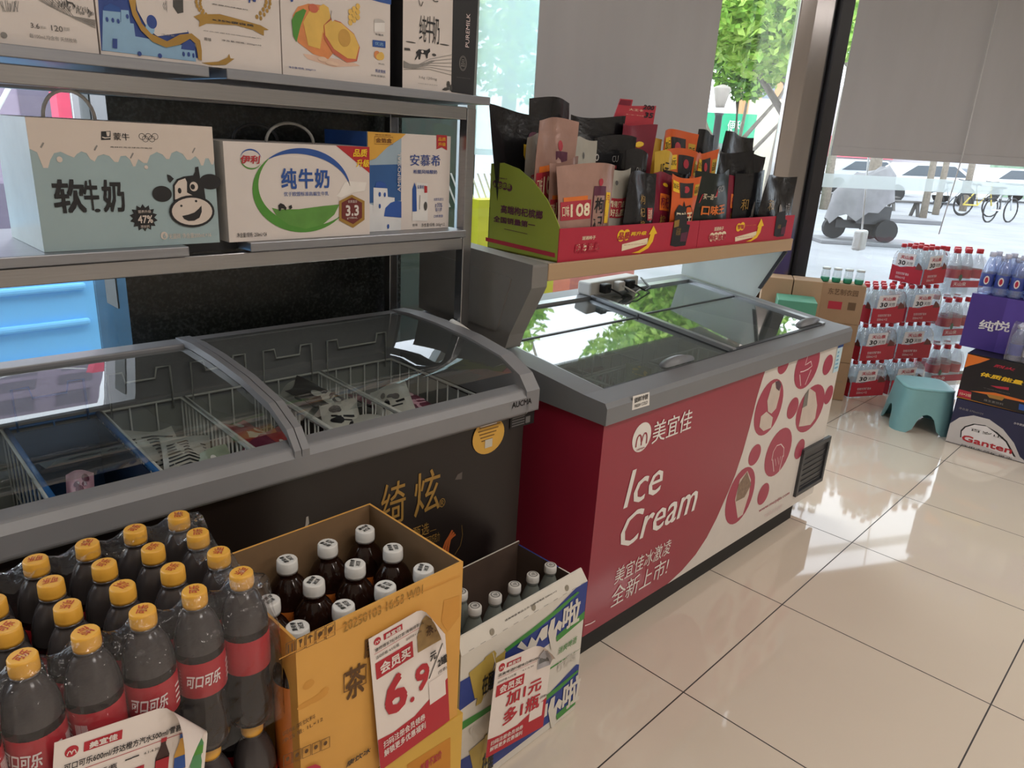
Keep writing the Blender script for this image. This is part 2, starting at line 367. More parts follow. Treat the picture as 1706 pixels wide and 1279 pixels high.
# roller blinds
def blind(name, label, o, D, Nn, length, z0, z1, col):
    m = mat(name+'_fabric', col, .75, noise=.035, scale=5, bump=.02, stretch=(1.2, 1.2, .25)); th = thing(name, label, 'blind', o)
    def cell(t0, t1, a, b, d0, d1):
        return [D*t+Nn*d+Vector((0, 0, z)) for z in (a, b) for d in (d1, d0) for t in (t0, t1)]
    F = [(0, 2, 3, 1), (4, 5, 7, 6), (0, 1, 5, 4), (2, 6, 7, 3), (0, 4, 6, 2), (1, 3, 7, 5)]
    MB().add(cell(0, length, z0+.05, z1, 0, .003), F, m).build('fabric', th)
    MB().add(cell(0, length, z0, z0+.052, -.004, .008), F, m).build('hem_bar', th, bevel=.003)
    return th
bl = gy(890, 150, 1.24); br = gy(1195, 60, 1.24)
blind('roller_blind', 'pale grey roller blind pulled down behind the snack pouches, left of the leafy window gap', (bl.x, 1.24, 0), Vector((1, 0, 0)), Vector((0, -1, 0)), br.x-bl.x, 1.37, 2.78, 'bcbcc0')
zh = on(1540, 262, Q+WN*.06, WN).z
b2 = blind('roller_blind', 'wide grey roller blind half lowered over the right window above the water packs', wq(.012, 0, .06), WD, WN, 5.3, zh-.02, 2.78, '9ea7b7')
CORD = mat('white_cord', 'd9d9d9', .5)
# pull cords
a = on(1671, -30, Q+WN*.09, WN); b = on(1604, 258, Q+WN*.09, WN); c = on(1564, 390, Q+WN*.09, WN)
tag(MB().tube([a, b, c], .0035, CORD, 6).build('pull_cord'), 'long white pull cord hanging down across the wide right-hand blind and below it', 'cord')
a = on(1447, 262, Q-WN*.25, WN); b = on(1436, 383, Q-WN*.25, WN)
th = thing('weighted_cord', 'white cord with a square crumpled weight hanging outside below the wide blind', 'cord', b)
MB().tube([a-b, Vector((0, 0, 0))], .006, CORD, 6).build('line', th)
MB().box(-.055, -.03, -.13, .055, .03, 0, mat('plaster_weight', 'dcdcdc', .8, bump=.6, scale=30)).build('weight', th, bevel=.015)
a = gy(1371, -20, 1.20); b = gy(1338, 205, 1.20); c = gy(1319, 300, 1.20); m_ = gy(1338, 222, 1.20); k = gy(1326, 245, 1.20)
th = thing('hanging_cord', 'white cord with a perforated white connector and orange tag in front of the steel column', 'cord', c)
MB().tube([a-c, b-c], .005, CORD, 6).build('line', th); MB().tube([k-c, Vector((0, 0, 0))], .005, CORD, 6).build('line', th)
q = m_-c; mb = MB().box(q.x-.028, q.y-.012, q.z-.06, q.x+.03, q.y+.012, q.z+.06, WHITE)
for sx in (-.014, .016):
    for sz in (-.032, .03): mb.quad(front(q.x, q.y-.012, q.z), sx-.005, sz-.013, sx+.005, sz+.013, INK)
mb.build('connector', th, bevel=.004)
q = k-c; MB().box(q.x-.026, q.y-.012, q.z-.035, q.x+.026, q.y+.012, q.z+.035, mat('orange_tag', 'e09a3a', .5)).build('tag', th, bevel=.004)

# ================================================================== the street outside
struct(MB().box(-40, -30, -.2, 90, 70, -.07, mat('pale_paving', '8b8c90', .8, noise=.12, scale=1.5)).build('pavement'))
def away(x, dist):              # a spot on the street seen in picture column x, dist metres off
    d = ray(x, 255); d.z = 0; d.normalize(); return Vector((CP.x, CP.y, -.07))+d*dist
def upto(x, y, dist):           # height of a picture row at that distance
    d = ray(x, y); return CP.z+d.z/math.hypot(d.x, d.y)*dist
LEAF = [mat('leaf_light', 'bfe069', .6, noise=.2), mat('leaf_mid', '98c850', .6, noise=.2), mat('leaf_dark', '55803a', .6, noise=.2)]
BARK = mat('bark', '8d8275', .9, noise=.2, bump=.4)
def leaves(mb, c, rad, n, size, mats, seed):
    R = random.Random(seed)
    for i in range(n):
        while True:
            p = Vector((R.uniform(-1, 1), R.uniform(-1, 1), R.uniform(-1, 1)))
            if p.length < 1: break
        p = Vector(c)+Vector((p.x*rad[0], p.y*rad[1], p.z*rad[2])); s = size*R.uniform(.5, 1.2)
        a = Vector((R.gauss(0, 1), R.gauss(0, 1), R.gauss(0, .6))).normalized(); b = a.cross(Vector((R.gauss(0, 1), R.gauss(0, 1), R.gauss(0, 1)))).normalized()
        mb.add([p-a*s, p+b*s*.45, p+a*s, p-b*s*.45], [(0, 1, 2, 3)], R.choice(mats))
def tree(x, dist, tr, base_h, clumps, label, seed, lean=0, cat='tree'):
    P = away(x, dist); th = thing('street_tree', label, cat, P, 0, 'trees along the street')
    R = random.Random(seed); pts = [(0, 0, 0), (lean*.3, .05, base_h*.5), (lean, 0, base_h), (lean*1.6, .1, base_h*1.7)]
    mb = MB().tube(pts, [tr, tr*.85, tr*.7, tr*.3], BARK, 9)
    for i in range(5):
        a = R.uniform(0, 6.28); z = base_h*R.uniform(.8, 1.3); mb.tube([(lean, 0, z), (lean+math.cos(a)*.6, math.sin(a)*.6, z+.7), (lean+math.cos(a)*1.1, math.sin(a)*1.1, z+1.6)], [tr*.35, tr*.25, tr*.1], BARK, 6)
    mb.build('trunk', th)
    lf = MB()
    for j, (c, rad, n, ms) in enumerate(clumps): leaves(lf, c, rad, n, .075, ms, seed*10+j)
    lf.build('foliage', th)
L0, L1, L2 = LEAF
tree(1303, 9.5, .13, 2.0, [((-.5, 0, 3.0), (1.0, 1.0, .8), 5000, [L0, L0, L1]), ((-.2, .3, 4.2), (1.6, 1.3, 1.1), 8000, [L0, L0, L1]), ((-1.0, .3, 2.8), (.45, .5, .35), 1100, [L0, L1, L1])], 'bright green street tree with a straight trunk beside the steel column', 3)
tree(1226, 12.5, .10, 1.3, [((0, 0, 2.75), (.5, .6, .55), 2200, [L2, L1]), ((.3, 0, 4.6), (1.6, 1.2, 1.4), 5000, [L0, L1])], 'darker small tree behind the lamp post next to the green shop front', 4)
tree(846, 8, .1, 2.2, [((.1, 0, 2.9), (.9, .7, 1.1), 3500, [L0, L1])], 'leafy tree glimpsed through the narrow pane left of the pale blind', 5)
for i, (x, d, r_, lab) in enumerate([(1390, 24, .14, 'bare tree trunk beside the red awning across the street'), (1466, 19, .15, 'thick tree trunk standing left of the white car across the street'),
        (1562, 24, .10, 'slim tree trunk in front of the white car across the street'), (1582, 26, .10, 'slim leaning tree trunk right behind the white car'), (1627, 29.5, .12, 'tree trunk next to the parked yellow bicycle')]):
    tree(x, d, r_, 3.4, [((0, 0, 5.0), (.8, .8, 1.2), 300, [L1, L2])], lab, 20+i, lean=(.4 if i == 3 else 0))
# lamp post
P = away(1189, 8); th = thing('street_lamp', 'street lamp with a flared pale shade on a dark post beside the blind', 'lamp', P)
zt = upto(1194, 148, 8)+.07
MB().lathe([(.06, 0), (.06, .4), (.04, .45), (.035, zt-.25), (.05, zt-.22)], DARKP, n=12).build('post', th)
MB().lathe([(.045, zt-.17), (.05, zt-.14), (.085, zt), (.075, zt+.02), (.02, zt+.04)], mat('lamp_shade', 'b9aea4', .5), n=14).build('lamp_shade', th)
def block(name, label, cat, x0, x1, y0, y1, dist, m, deco=None, depth=3):
    a, b = away(x0, dist), away(x1, dist); U = (b-a); Lw = U.length; U.normalize(); N = Vector((U.y, -U.x, 0)); xm = (x0+x1)/2
    zt, zb = upto(xm, y0, dist), max(-.07, upto(xm, y1, dist)) if y1 is not None else -.07
    V = [a+U*t-N*d*depth+Vector((0, 0, z+.07)) for z in (zb, zt) for d in (0, 1) for t in (0, Lw)]
    mb = MB().add(V, [(0, 2, 3, 1), (4, 5, 7, 6), (0, 1, 5, 4), (2, 6, 7, 3), (0, 4, 6, 2), (1, 3, 7, 5)], m)
    fr = Fr(a+Vector((0, 0, zb+.07)), U, (0, 0, 1))
    if deco: deco(mb, fr, Lw, zt-zb)
    return tag(mb.build(name), label, cat)
BEI = mat('beige_facade', 'e3d3bd', .8); PINK = mat('haze_pale_red', 'd9707c', .7); PGREY = mat('pale_grey_facade', 'c6c4c8', .8)  # facade and awning colours paled to carry the washed-out outdoor haze
def wins(nx, nz, m):
    def f(mb, fr, W, H):
        for i in range(nx):
            for j in range(nz): mb.quad(fr, W*(i+.2)/nx, H*(j+.25)/nz, W*(i+.8)/nx, H*(j+.8)/nz, m, 30)
    return f
PG = mat('pale_window', '8d96a0', .3)
block('building', 'beige building wall behind the trees beside the steel column', 'building', 1236, 1345, 165, None, 27, BEI)
block('building', 'tall orange and cream building far above the street trees', 'building', 1218, 1345, -320, None, 38, mat('orange_facade', 'd9a070', .8), wins(4, 9, PG))
block('shop_front', 'bright green shop front sign panel behind the lamp post', 'shop', 1150, 1252, 188, None, 22, mat('green_shop', '2fb583', .6), lambda mb, fr, W, H: (mb.quad(fr, 0, 0, W, H*.68, mat('shop_dark_glass', '7d8f88', .4), 20), mb.text(fr, '便利', W*.55, H*.8, W*.8, H*.93, WHITE, .01, 0, 40)))
block('building', 'long pale shop row with dark windows across the street on the right', 'building', 1345, 1900, 150, None, 60, PGREY, wins(14, 4, PG), 6)
block('awning', 'faded red awning over the shops across the street', 'awning', 1365, 1490, 228, 263, 56.2, PINK, None, 2.9)
block('hedge', 'grey green clipped hedge at the far right across the street', 'hedge', 1655, 1760, 264, None, 47, mat('hedge_leaf', '8ba58d', .9, noise=.25, scale=6, bump=.6))
def car(x, dist, label, col, rz):
    P = away(x, dist); th = thing('car', label, 'car', P+Vector((0, 0, 0)), rz, 'cars parked across the street'); pm = mat('car_paint_'+col, col, .3, coat=.5)
    MB().prism([(-2.2, .35), (-2.25, .75), (-1.5, .95), (-.8, 1.42), (.7, 1.45), (1.5, 1.0), (2.2, .85), (2.25, .35)], 'y', -.85, .85, pm).build('body', th, bevel=.05)
    MB().prism([(-1.3, .98), (-.75, 1.36), (.65, 1.39), (1.25, 1.02)], 'y', -.87, .87, mat('car_glass', '4d565e', .15)).build('windows', th)
    for sx in (-1.35, 1.4):
        for sy in (-.75, .75):
            mb = MB(); mb.prism([(sx+.33*math.cos(a*PI/8), .33+.33*math.sin(a*PI/8)) for a in range(16)], 'y', sy-.11, sy+.11, mat('tyre', '2b2b2d', .8)); mb.build('wheel', th)
car(1545, 33, 'white saloon car parked behind the slim tree trunks', 'e9ebee', -.75)
car(1440, 38, 'silver car parked under the red awning', 'c3c9d0', -.75)
car(1690, 41, 'pale car partly hidden behind the hedge side of the wide blind', 'dfe3e6', -.6)
# covered scooter on a kerb island
P = gz(1420, 404, -.07)+Vector((0, 0, .062)); th = thing('covered_scooter', 'parked three wheeled cart under a grey dust cover on the pavement outside', 'cart', P, -.8)
CLO = mat('grey_dust_cover', '7f7d80', .85, noise=.12, bump=.5, scale=6)
mb = MB(); R = random.Random(5); n = 20; top = []; rows = []
for j, (z, rx, ry) in enumerate([(1.18, .16, .1), (1.16, .36, .22), (1.02, .47, .3), (.8, .52, .34), (.62, .55, .36)]):
    rows.append([Vector((rx*math.cos(2*PI*i/n)*(1+.12*R.random()), ry*math.sin(2*PI*i/n)*(1+.15*R.random()), z-(.22*R.random() if j == 4 else .05*R.random())+.18*math.cos(2*PI*i/n)*(j > 0))) for i in range(n)])
V = [p for r in rows for p in r]; mb.add(V, [(j*n+i, (j+1)*n+i, (j+1)*n+(i+1) % n, j*n+(i+1) % n) for j in range(4) for i in range(n)]+[tuple(range(n))], CLO, True); mb.build('dust_cover', th)
for sx in (-.4, .42):
    for sy in ((0,) if sx < 0 else (-.28, .28)): MB().prism([(sx+.2*math.cos(a*PI/8), .2+.2*math.sin(a*PI/8)) for a in range(16)], 'y', sy-.05, sy+.05, MC['tyre']).build('wheel', th)
MB().box(-.4, -.06, .2, .45, .06, .34, DARKP).box(-.1, -.2, .3, .5, .2, .62, DARKP).build('chassis', th)
KS = mat('kerb_stone', '77777a', .9); ks = MB().box(-.75, -.45, 0, 1.25, .45, .06, KS).build('kerb_island', bevel=.01, origin=(0, 0, 0)); ks.location = (P.x, P.y, -.0695); ks.rotation_euler = (0, 0, -.8); tag(ks, 'low grey kerb slab under the covered cart on the pavement', 'kerb')
def bench(x, dist, label, rz):
    P = away(x, dist); th = thing('picnic_bench', label, 'bench', P, rz, 'benches across the paving'); wd = mat('weathered_wood', '5d5a58', .8)
    MB().box(-.7, -.15, .38, .7, .15, .42, wd).build('seat', th)
    for s_ in (-.55, .55): MB().prism([(-.2, 0), (-.14, 0), (.02, .42), (-.05, .42)], 'x', s_-.04, s_+.04, wd).prism([(.2, 0), (.14, 0), (-.02, .42), (.05, .42)], 'x', s_-.04, s_+.04, wd).build('leg', th)
bench(1475, 26, 'small dark bench just right of the covered cart', -.7)
bench(1515, 24, 'cross legged bench behind the low slab in the middle of the paving', -.7)
bench(1366, 25, 'bench partly hidden behind the steel column', -.7)
P = away(1524, 21.5); ks = MB().box(-.9, -.35, 0, .9, .35, .10, KS).build('kerb_island', bevel=.01, origin=(0, 0, 0)); ks.location = P+Vector((0, 0, .0005)); ks.rotation_euler = (0, 0, -.8); tag(ks, 'low planter slab in front of the cross legged bench across the paving', 'kerb')
def bike(x, dist, label, col, rz):
    P = away(x, dist); th = thing('bicycle', label, 'bicycle', P, rz, 'bicycles parked on the paving'); fm_ = mat('bike_paint_'+col, col, .4)
    for sx in (-.5, .5): MB().tube([(sx+.32*math.cos(a*PI/10), 0, .33+.32*math.sin(a*PI/10)) for a in range(20)], .022, MC['tyre'], 6, True).build('wheel', th)
    MB().tube([(-.5, 0, .33), (0, 0, .33), (.35, 0, .75), (-.15, 0, .75), (0, 0, .33)], .025, fm_, 6).tube([(-.5, 0, .33), (-.15, 0, .75), (-.18, 0, .9)], .022, fm_, 6).tube([(.5, 0, .33), (.35, 0, .75), (.33, 0, 1.02)], .022, fm_, 6).build('frame', th)
    MB().box(-.3, -.07, .9, -.06, .07, .96, DARKP).build('saddle', th, bevel=.02); MB().tube([(.33, -.25, 1.04), (.36, 0, 1.02), (.33, .25, 1.04)], .015, DARKP, 6).build('handlebar', th)
bike(1650, 27, 'yellow bicycle parked on the paving beyond the wide window', 'd9c25a', -.6)
bike(1600, 27, 'dark bicycle parked left of the yellow one', '4d5358', -.7)
bike(1692, 25, 'white electric bicycle at the right edge of the window view', 'd5d7da', -.3)
# things close outside the back windows
BL = mat('sky_blue_panel', '84cdff', .45, noise=.03, scale=3)
bx = gy(172, 520, 3.3).x; bz = gy(20, 428, 3.3).z
mb = MB().box(-5.2, 3.3, .12, bx, 4.3, bz, BL)
for z in (.2, .38, .56): mb.box(-5.2, 3.27, z, bx-.07, 3.3, z+.035, BL)
th = tag(mb.build('cargo_box', bevel=.012), 'sky blue ribbed cargo box standing outside the left window', 'cargo box')
for x in (-3.5, -1.3): MB().prism([(x+.12*math.cos(a*PI/8), .05+.12*math.sin(a*PI/8)) for a in range(16)], 'y', 3.4, 3.5, MC['tyre']).build('wheel', th)
block('building', 'mauve grey shop building across the lane behind the left window', 'building', -700, 128, -600, None, 9, mat('mauve_facade', '9a8b9c', .8), wins(6, 5, mat('mauve_window', '6f6675', .3)))
th = thing('scissor_gate', 'white cross braced railing outside the far left window', 'railing', (-1.6, 4.6, -.07))
for k in range(5):
    x = -1.6+k*.62
    MB().tube([(x, 0, .9), (x+.6, 0, 1.9)], .014, WHITE, 6).tube([(x, 0, 1.9), (x+.6, 0, .9)], .014, WHITE, 6).build('brace', th)
    MB().tube([(x, 0, 0), (x, 0, 2.0)], .018, WHITE, 6).build('post', th)
x0, x1 = gy(94, 160, 4.8).x, gy(133, 160, 4.8).x
mb = MB().box(x0, 4.8, -.07, x1, 4.95, 2.2, mat('coral_red_panel', 'e8506a', .5)); mb.box(x0+.1, 4.785, -.07, x0+.14, 4.8, 2.2, PG)
tag(mb.build('red_panel'), 'coral red upright panel outside between the white posts and the granite pillar', 'panel')
x0, x1 = gy(640, 300, 2.1).x, gy(790, 300, 2.1).x; z0, z1 = gy(740, 345, 2.1).z, gy(740, 288, 2.1).z
mb = MB().box(x0, 2.1, -.07, x1, 2.7, gy(720, 150, 2.1).z, mat('deep_green_panel', '36493f', .5)); fr = front(x0, 2.1, 0); W_ = x1-x0
for k in range(14): mb.poly(fr, [(W_*.3+k*.045, z1), (W_*.3+k*.045+.012, z1), (W_*.3+k*.045+.102, z0), (W_*.3+k*.045+.09, z0)], WHITE, 6)
tag(mb.build('utility_cabinet'), 'dark green street cabinet with white diagonal stripes outside behind the shelf post', 'cabinet')
x0, x1 = gy(797, 360, 2.0).x, gy(930, 360, 2.0).x
mb = MB().box(x0, 2.0, -.07, x1, 2.1, gy(803, 333, 2.0).z, mat('yellow_green_board', 'e3e22e', .5, noise=.03)); tag(mb.build('yellow_board'), 'bright yellow board standing outside behind the left end of the red freezer', 'board')
mb = MB().box(x1+.15, 2.0, -.07, x1+.8, 2.15, .95, mat('salmon_board', 'e08a7c', .5)); mb.box(x1+.15, 1.99, .7, x1+.8, 2.0, .95, mat('lime_band', 'a6d46a', .5))
tag(mb.build('salmon_board'), 'salmon and green board standing outside behind the middle of the red freezer', 'board')
# ================================================================== shared builders: wire baskets, soft packs
WIRE = mat('white_wire', 'c9c9c4', .4)
def basket(x0, x1, y0, y1, z0, z1, m, st=.03, r=.0022, name='wire_basket', parent=None, mesh_front=None):
    mb = MB(); R4 = lambda a, b, rr=r: mb.tube([a, b], rr, m, 5)
    for z, rr in ((z1, .0042), (z0+(z1-z0)*.5, r), (z0, r)):
        mb.tube([(x0, y0, z), (x1, y0, z), (x1, y1, z), (x0, y1, z)], rr, m, 5, True)
    k = max(2, int((x1-x0)/st))
    for i in range(k+1):
        x = x0+(x1-x0)*i/k; R4((x, y0, z1), (x, y0, z0)); R4((x, y1, z1), (x, y1, z0)); R4((x, y0, z0), (x, y1, z0))
    k = max(2, int((y1-y0)/st))
    for i in range(1, k):
        y = y0+(y1-y0)*i/k; R4((x0, y, z1), (x0, y, z0)); R4((x1, y, z1), (x1, y, z0)); R4((x0, y, z0), (x1, y, z0))
    if mesh_front:
        nv = mat('navy_fine_mesh', '1b3350', .5, noise=.2, scale=150); mb.box(x0+.003, y1-.004, z0, x1-.003, y1-.002, z1-.01, nv).box(x0+.003, y0, z0, x0+.005, y1, z1-.01, nv).box(x1-.005, y0, z0, x1-.003, y1, z1-.01, nv).box(x0+.003, y0, z0, x1-.003, y1, z0+.002, nv)
        for a_ in ((x0, y0), (x1, y0)): mb.tube([(a_[0], y0, z1), (a_[0], y1, z1)], .006, m, 6)
    a, b = x0+.02, x1-.02                      # raised hanging loops at the back
    mb.tube([(a, y1, z1-.02), (a, y1, z1+.085), (a+.03, y1, z1+.085), (a+.035, y1, z1+.06), (b-.035, y1, z1+.06), (b-.03, y1, z1+.085), (b, y1, z1+.085), (b, y1, z1-.02)], .003, m, 5)
    if mesh_front:
        fr = front(x0, y0-.002, z0)
        n = 16; W = x1-x0; H = z1-z0
        for i in range(-n, n+1):
            for s_ in (1, -1):
                c = W/2+i*.028; u0, u1 = c-s_*H/2, c+s_*H/2
                a0, a1 = 0.0, 1.0
                lo, hi = min(u0, u1), max(u0, u1)
                if hi <= 0 or lo >= W: continue
                ts = sorted([max(0, min(1, (0-u0)/(u1-u0))), max(0, min(1, (W-u0)/(u1-u0)))])
                p = [(u0+(u1-u0)*t, H*t) for t in ts]; mb.stroke(fr, p, .006, m, 1)
        fr = left(x0-.001, y1, z0); fr2 = left(x1-.001, y1, z0); D = y1-y0
        for F_ in (fr, fr2):
            for i in range(-n, 2*n+1):
                for s_ in (1, -1):
                    c = i*.028; u0, u1 = c-s_*H/2, c+s_*H/2
                    if max(u0, u1) <= 0 or min(u0, u1) >= D: continue
                    ts = sorted([max(0, min(1, (0-u0)/(u1-u0))), max(0, min(1, (D-u0)/(u1-u0)))])
                    mb.stroke(F_, [(u0+(u1-u0)*t, H*t) for t in ts], .006, m, 1)
    return mb.build(name, parent)
class Soft:                    # a soft plastic pack: x width, z height, y thickness; flat seals
    def __init__(s, w, h, t, kind, seed=0, taper=0):
        s.w, s.h, s.t, s.k, s.tp = w, h, t, kind, taper; R = random.Random(seed); s.ph = [R.uniform(0, 6.28) for _ in range(6)]
    def th(s, u, v):
        a = max(0, 1-abs(u)**2.6)
        if s.k == 'pouch': b = max(0, min(1, (.9-v)/.75))**.7*(.72+.28*min(1, v/.12))
        else: b = max(0, math.sin(PI*min(1, max(0, (v-.06)/.88))))**.55
        return s.t*a*b
    def pt(s, u, v, side, d=0):      # u -1..1, v 0..1
        wv = s.w/2*(1-s.tp*v)*(1-.03*math.sin(PI*v)); q = s.ph
        bend = .012*s.w/.12*math.sin(2.1*u+q[0])*v*v*(1 if s.k == 'pouch' else .4)
        wr = .0022*math.sin(7*u+q[1]+3*v)*math.sin(6*v+q[2]+2*u)*(1 if .08 < v < .93 else .2)
        hh = s.h*v+(.008*math.sin(2*u+q[3])+.004*u*math.sin(q[4]))*v
        return (u*wv, side*(s.th(u, v)/2+.0006+d)+bend+wr, hh)
    def mesh(s, mb, m, mback=None, n=14, k=16):
        for side, mm in ((-1, m), (1, mback or m)):
            V = [s.pt(-1+2*i/n, j/k, side) for j in range(k+1) for i in range(n+1)]; F = []
            for j in range(k):
                for i in range(n):
                    f = (j*(n+1)+i, j*(n+1)+i+1, (j+1)*(n+1)+i+1, (j+1)*(n+1)+i); F.append(f if side < 0 else f[::-1])
            mb.add(V, F, mm, True)
        return mb
    def fr(s):                       # decals: u,v in real centimetre-like metres measured from bottom centre
        return Fr((0, 0, 0), None, None, lambda u, v, d: s.pt(max(-1, min(1, u/(s.w/2))), max(0, min(1, v/s.h)), -1, d))
# ================================================================== brown display freezer (left)
F1 = thing('display_freezer', 'dark brown chest freezer with a curved glass lid and gold lettering', 'freezer', (-.215, .405, 0), math.radians(-2.5))
BRN = mat('dark_brown_vinyl', '1d1716', .32, noise=.15, scale=2, spec=.5); LINER = mat('frosty_liner', '8f918c', .5, noise=.1, scale=6)
FRM = mat('grey_freezer_frame', '828285', .38, noise=.03)
X0 = -1.62
mb = MB().box(X0+.02, .03, .06, -.02, .59, .74, BRN, 't')
V = [(x, y, z) for z in (.42, .74) for y in (.075, .545) for x in (X0+.07, -.07)]
mb.add(V, [(0, 1, 3, 2), (0, 4, 5, 1), (2, 3, 7, 6), (0, 2, 6, 4), (1, 5, 7, 3)], LINER)
fr = front(0, .03, 0); A = Art(mb, fr, CM(fr, F1, 380/869, 420, 720))
A.t('绮', 490, 203, 583, 335, GOLD, .01); A.t('炫', 618, 158, 712, 292, GOLD, .012)
A.t('®', 711, 254, 734, 280, GOLD); A.t('甄选', 612, 362, 672, 384, GOLD); A.l([(676, 376), (700, 368)], .0012, GOLD)
A.t('可可巧克力', 660, 398, 712, 412, GOLD)
for k, (a, b) in enumerate(((0, 1), (.14, .8), (.3, .62))):
    A.l([(725+k*9, 470), (728+k*9, 440), (737+k*8, 415-k*4), (750+k*7, 395), (762+k*6, 372+k*8)], .006, mat('amber_swirl', 'a8562a', .35), 2)
A.l([(770, 465), (792, 430), (800, 390), (797, 352)], .0012, GOLD)
SIL = mat('silver_ribbon_print', 'a8a6a2', .35, .4)
A.p([(205, 322), (213, 318), (216, 345), (206, 362), (196, 378), (205, 400), (216, 408), (176, 416), (178, 398), (192, 372), (202, 352)], SIL); A.l([(216, 352), (232, 354)], .002, SIL)
A.p([(772, 180), (782, 160), (800, 150), (798, 178)], mat('faint_mark', '5c5550', .5))
mb.build('cabinet', F1)
# rim parts
mb = MB().prism([(0, .745), (0, .785), (.012, .803), (.045, .808), (.06, .80), (.06, .74), (.01, .735)], 'x', X0+.04, -.035, FRM)
fr = front(0, 0, 0); A = Art(mb, fr, CM(fr, F1))
A.t('AUCMA', 853, 670.5, 885, 671.5, INK, .02, 0, 2)
mb.build('front_rim', F1, bevel=.004)
PROF = [(0, .80), (.03, .836), (.105, .868), (.23, .887), (.38, .896), (.5, .897), (.6, .888)]
def prof_at(y):
    for (a, za), (b, zb_) in zip(PROF, PROF[1:]):
        if a <= y <= b: return za+(zb_-za)*(y-a)/(b-a)
    return PROF[-1][1]
MB().box(X0+.04, .545, .735, -.035, .60, .885, FRM).build('back_rim', F1, bevel=.004)
def cheek(x0, x1, nm, zlow=.742, drop=.0): return MB().prism([(y, z-drop) for y, z in PROF]+[(.605, .85), (.605, zlow), (.0, zlow)], 'x', x0, x1, FRM).build(nm, F1, bevel=.006)
def cheek2(x0, x1, nm):                       # hoop-shaped end: outer skin follows the arc, window under it
    up = PROF; lo = [(y, z-.017) for y, z in PROF]
    mb = MB().prism(up+lo[::-1], 'x', x0, x1, FRM); return mb.build(nm, F1, bevel=.003)
cheek(-.045, 0, 'end_panel'); cheek(X0, X0+.045, 'end_panel')
cheek2(-.668, -.654, 'lid_frame'); cheek2(-.652, -.636, 'lid_frame')
def curved(x0, x1, dz, nm):
    ys = [.05, .08, .105, .15, .2, .25, .3, .35, .4, .45, .5, .56]; V = []
    for y in ys: V += [(x0, y, prof_at(y)+dz), (x1, y, prof_at(y)+dz)]
    return MB().add(V, [(2*i, 2*i+1, 2*i+3, 2*i+2) for i in range(len(ys)-1)], LID, True).build(nm, F1)
curved(X0+.045, -.654, -.018, 'curved_glass'); curved(-.668, -.045, -.006, 'curved_glass')
# stickers on the front
mb = MB(); fr = front(0, .028, 0); cm = CM(fr, F1); A = Art(mb, fr, cm); YS = mat('yellow_oval_paper', 'd9a84a', .6)
c = cm(814, 726); mb.ell(fr, c[0], c[1], .052, .047, YS, 1)
for k in range(5): mb.quad(fr, c[0]-.036+.004*abs(k-1), c[1]+.026-.009*k, c[0]+.036-.006*k, c[1]+.029-.009*k, mat('brown_ink', '7b5b2a', .6), 3)
mb.quad(fr, c[0]-.03, c[1]+.029, c[0]+.024, c[1]+.037, WHITE, 3); mb.quad(fr, c[0]-.012, c[1]-.03, c[0]+.012, c[1]-.008, mat('pale_square', 'c9c3b4', .6), 3)
mb.build('oval_sticker', F1)['label'] = 'yellow oval paper sticker'
mb = MB(); A = Art(mb, fr, cm); a = cm(851, 683); b = cm(889, 704); mb.quad(fr, a[0], b[1], b[0], a[1], mat('black_label', '141416', .4), 1)
for k in range(4): mb.quad(fr, a[0]+.006, b[1]+.006+k*.007, a[0]+.05, b[1]+.009+k*.007, GREYINK, 2)
mb.quad(fr, a[0]+.054, b[1]+.006, a[0]+.07, b[1]+.024, GREYINK, 2); mb.build('data_label', F1)
for x in (-1.4, -.2): MB().lathe([(.025, 0), (.025, .06)], DARKP, (x, .1, 0), 12).build('foot', F1); MB().lathe([(.025, 0), (.025, .06)], DARKP, (x, .5, 0), 12).build('foot', F1)
BB = mat('blue_basket_plastic', '1f5f9f', .4)
ed = [-1.42, -1.235, -1.05, -.868, -.685, -.502, -.318, -.08]
for i in range(7):
    blue = i == 2
    mid = ed[i]+.004, ed[i+1]-.004
    ob = basket(mid[0], mid[1], .085, .535, .50, .755, BB if blue else WIRE, .045 if not blue else .06, name='storage_basket', mesh_front=blue)
    # baskets lift out, so each is its own thing
    ob.location = xform(F1) @ ob.location; ob.rotation_euler = F1.rotation_euler
    tag(ob, ['white wire basket at the far left end inside the brown freezer', 'white wire basket left of the blue mesh basket in the brown freezer', 'blue diamond mesh basket hanging inside the brown freezer',
             'white wire basket right beside the blue basket, holding dark striped packs', 'white wire basket holding red brown packs under the lid seam of the brown freezer', 'white wire basket with the big black and white packs in the brown freezer',
             'white wire basket with maroon packs at the right end of the brown freezer'][i], 'basket', 'hanging baskets in the brown freezer')
PKW = mat('pack_white_foil', 'b9b7ae', .35, bump=.3, scale=25); PKD = mat('pack_dark_foil', '2c2624', .3, bump=.3, scale=25); PKM = mat('pack_maroon_foil', '6b2f42', .3, bump=.3, scale=25)
PKG = mat('pack_sage_foil', '9aa38c', .35, bump=.3, scale=25); PKR = mat('pack_red_foil', '9c3f3c', .3, bump=.3, scale=25); PKP = mat('pack_pink_foil', 'cf9fae', .35, bump=.3, scale=25); PKO = mat('pack_olive_foil', '6f7540', .3, bump=.3, scale=25)
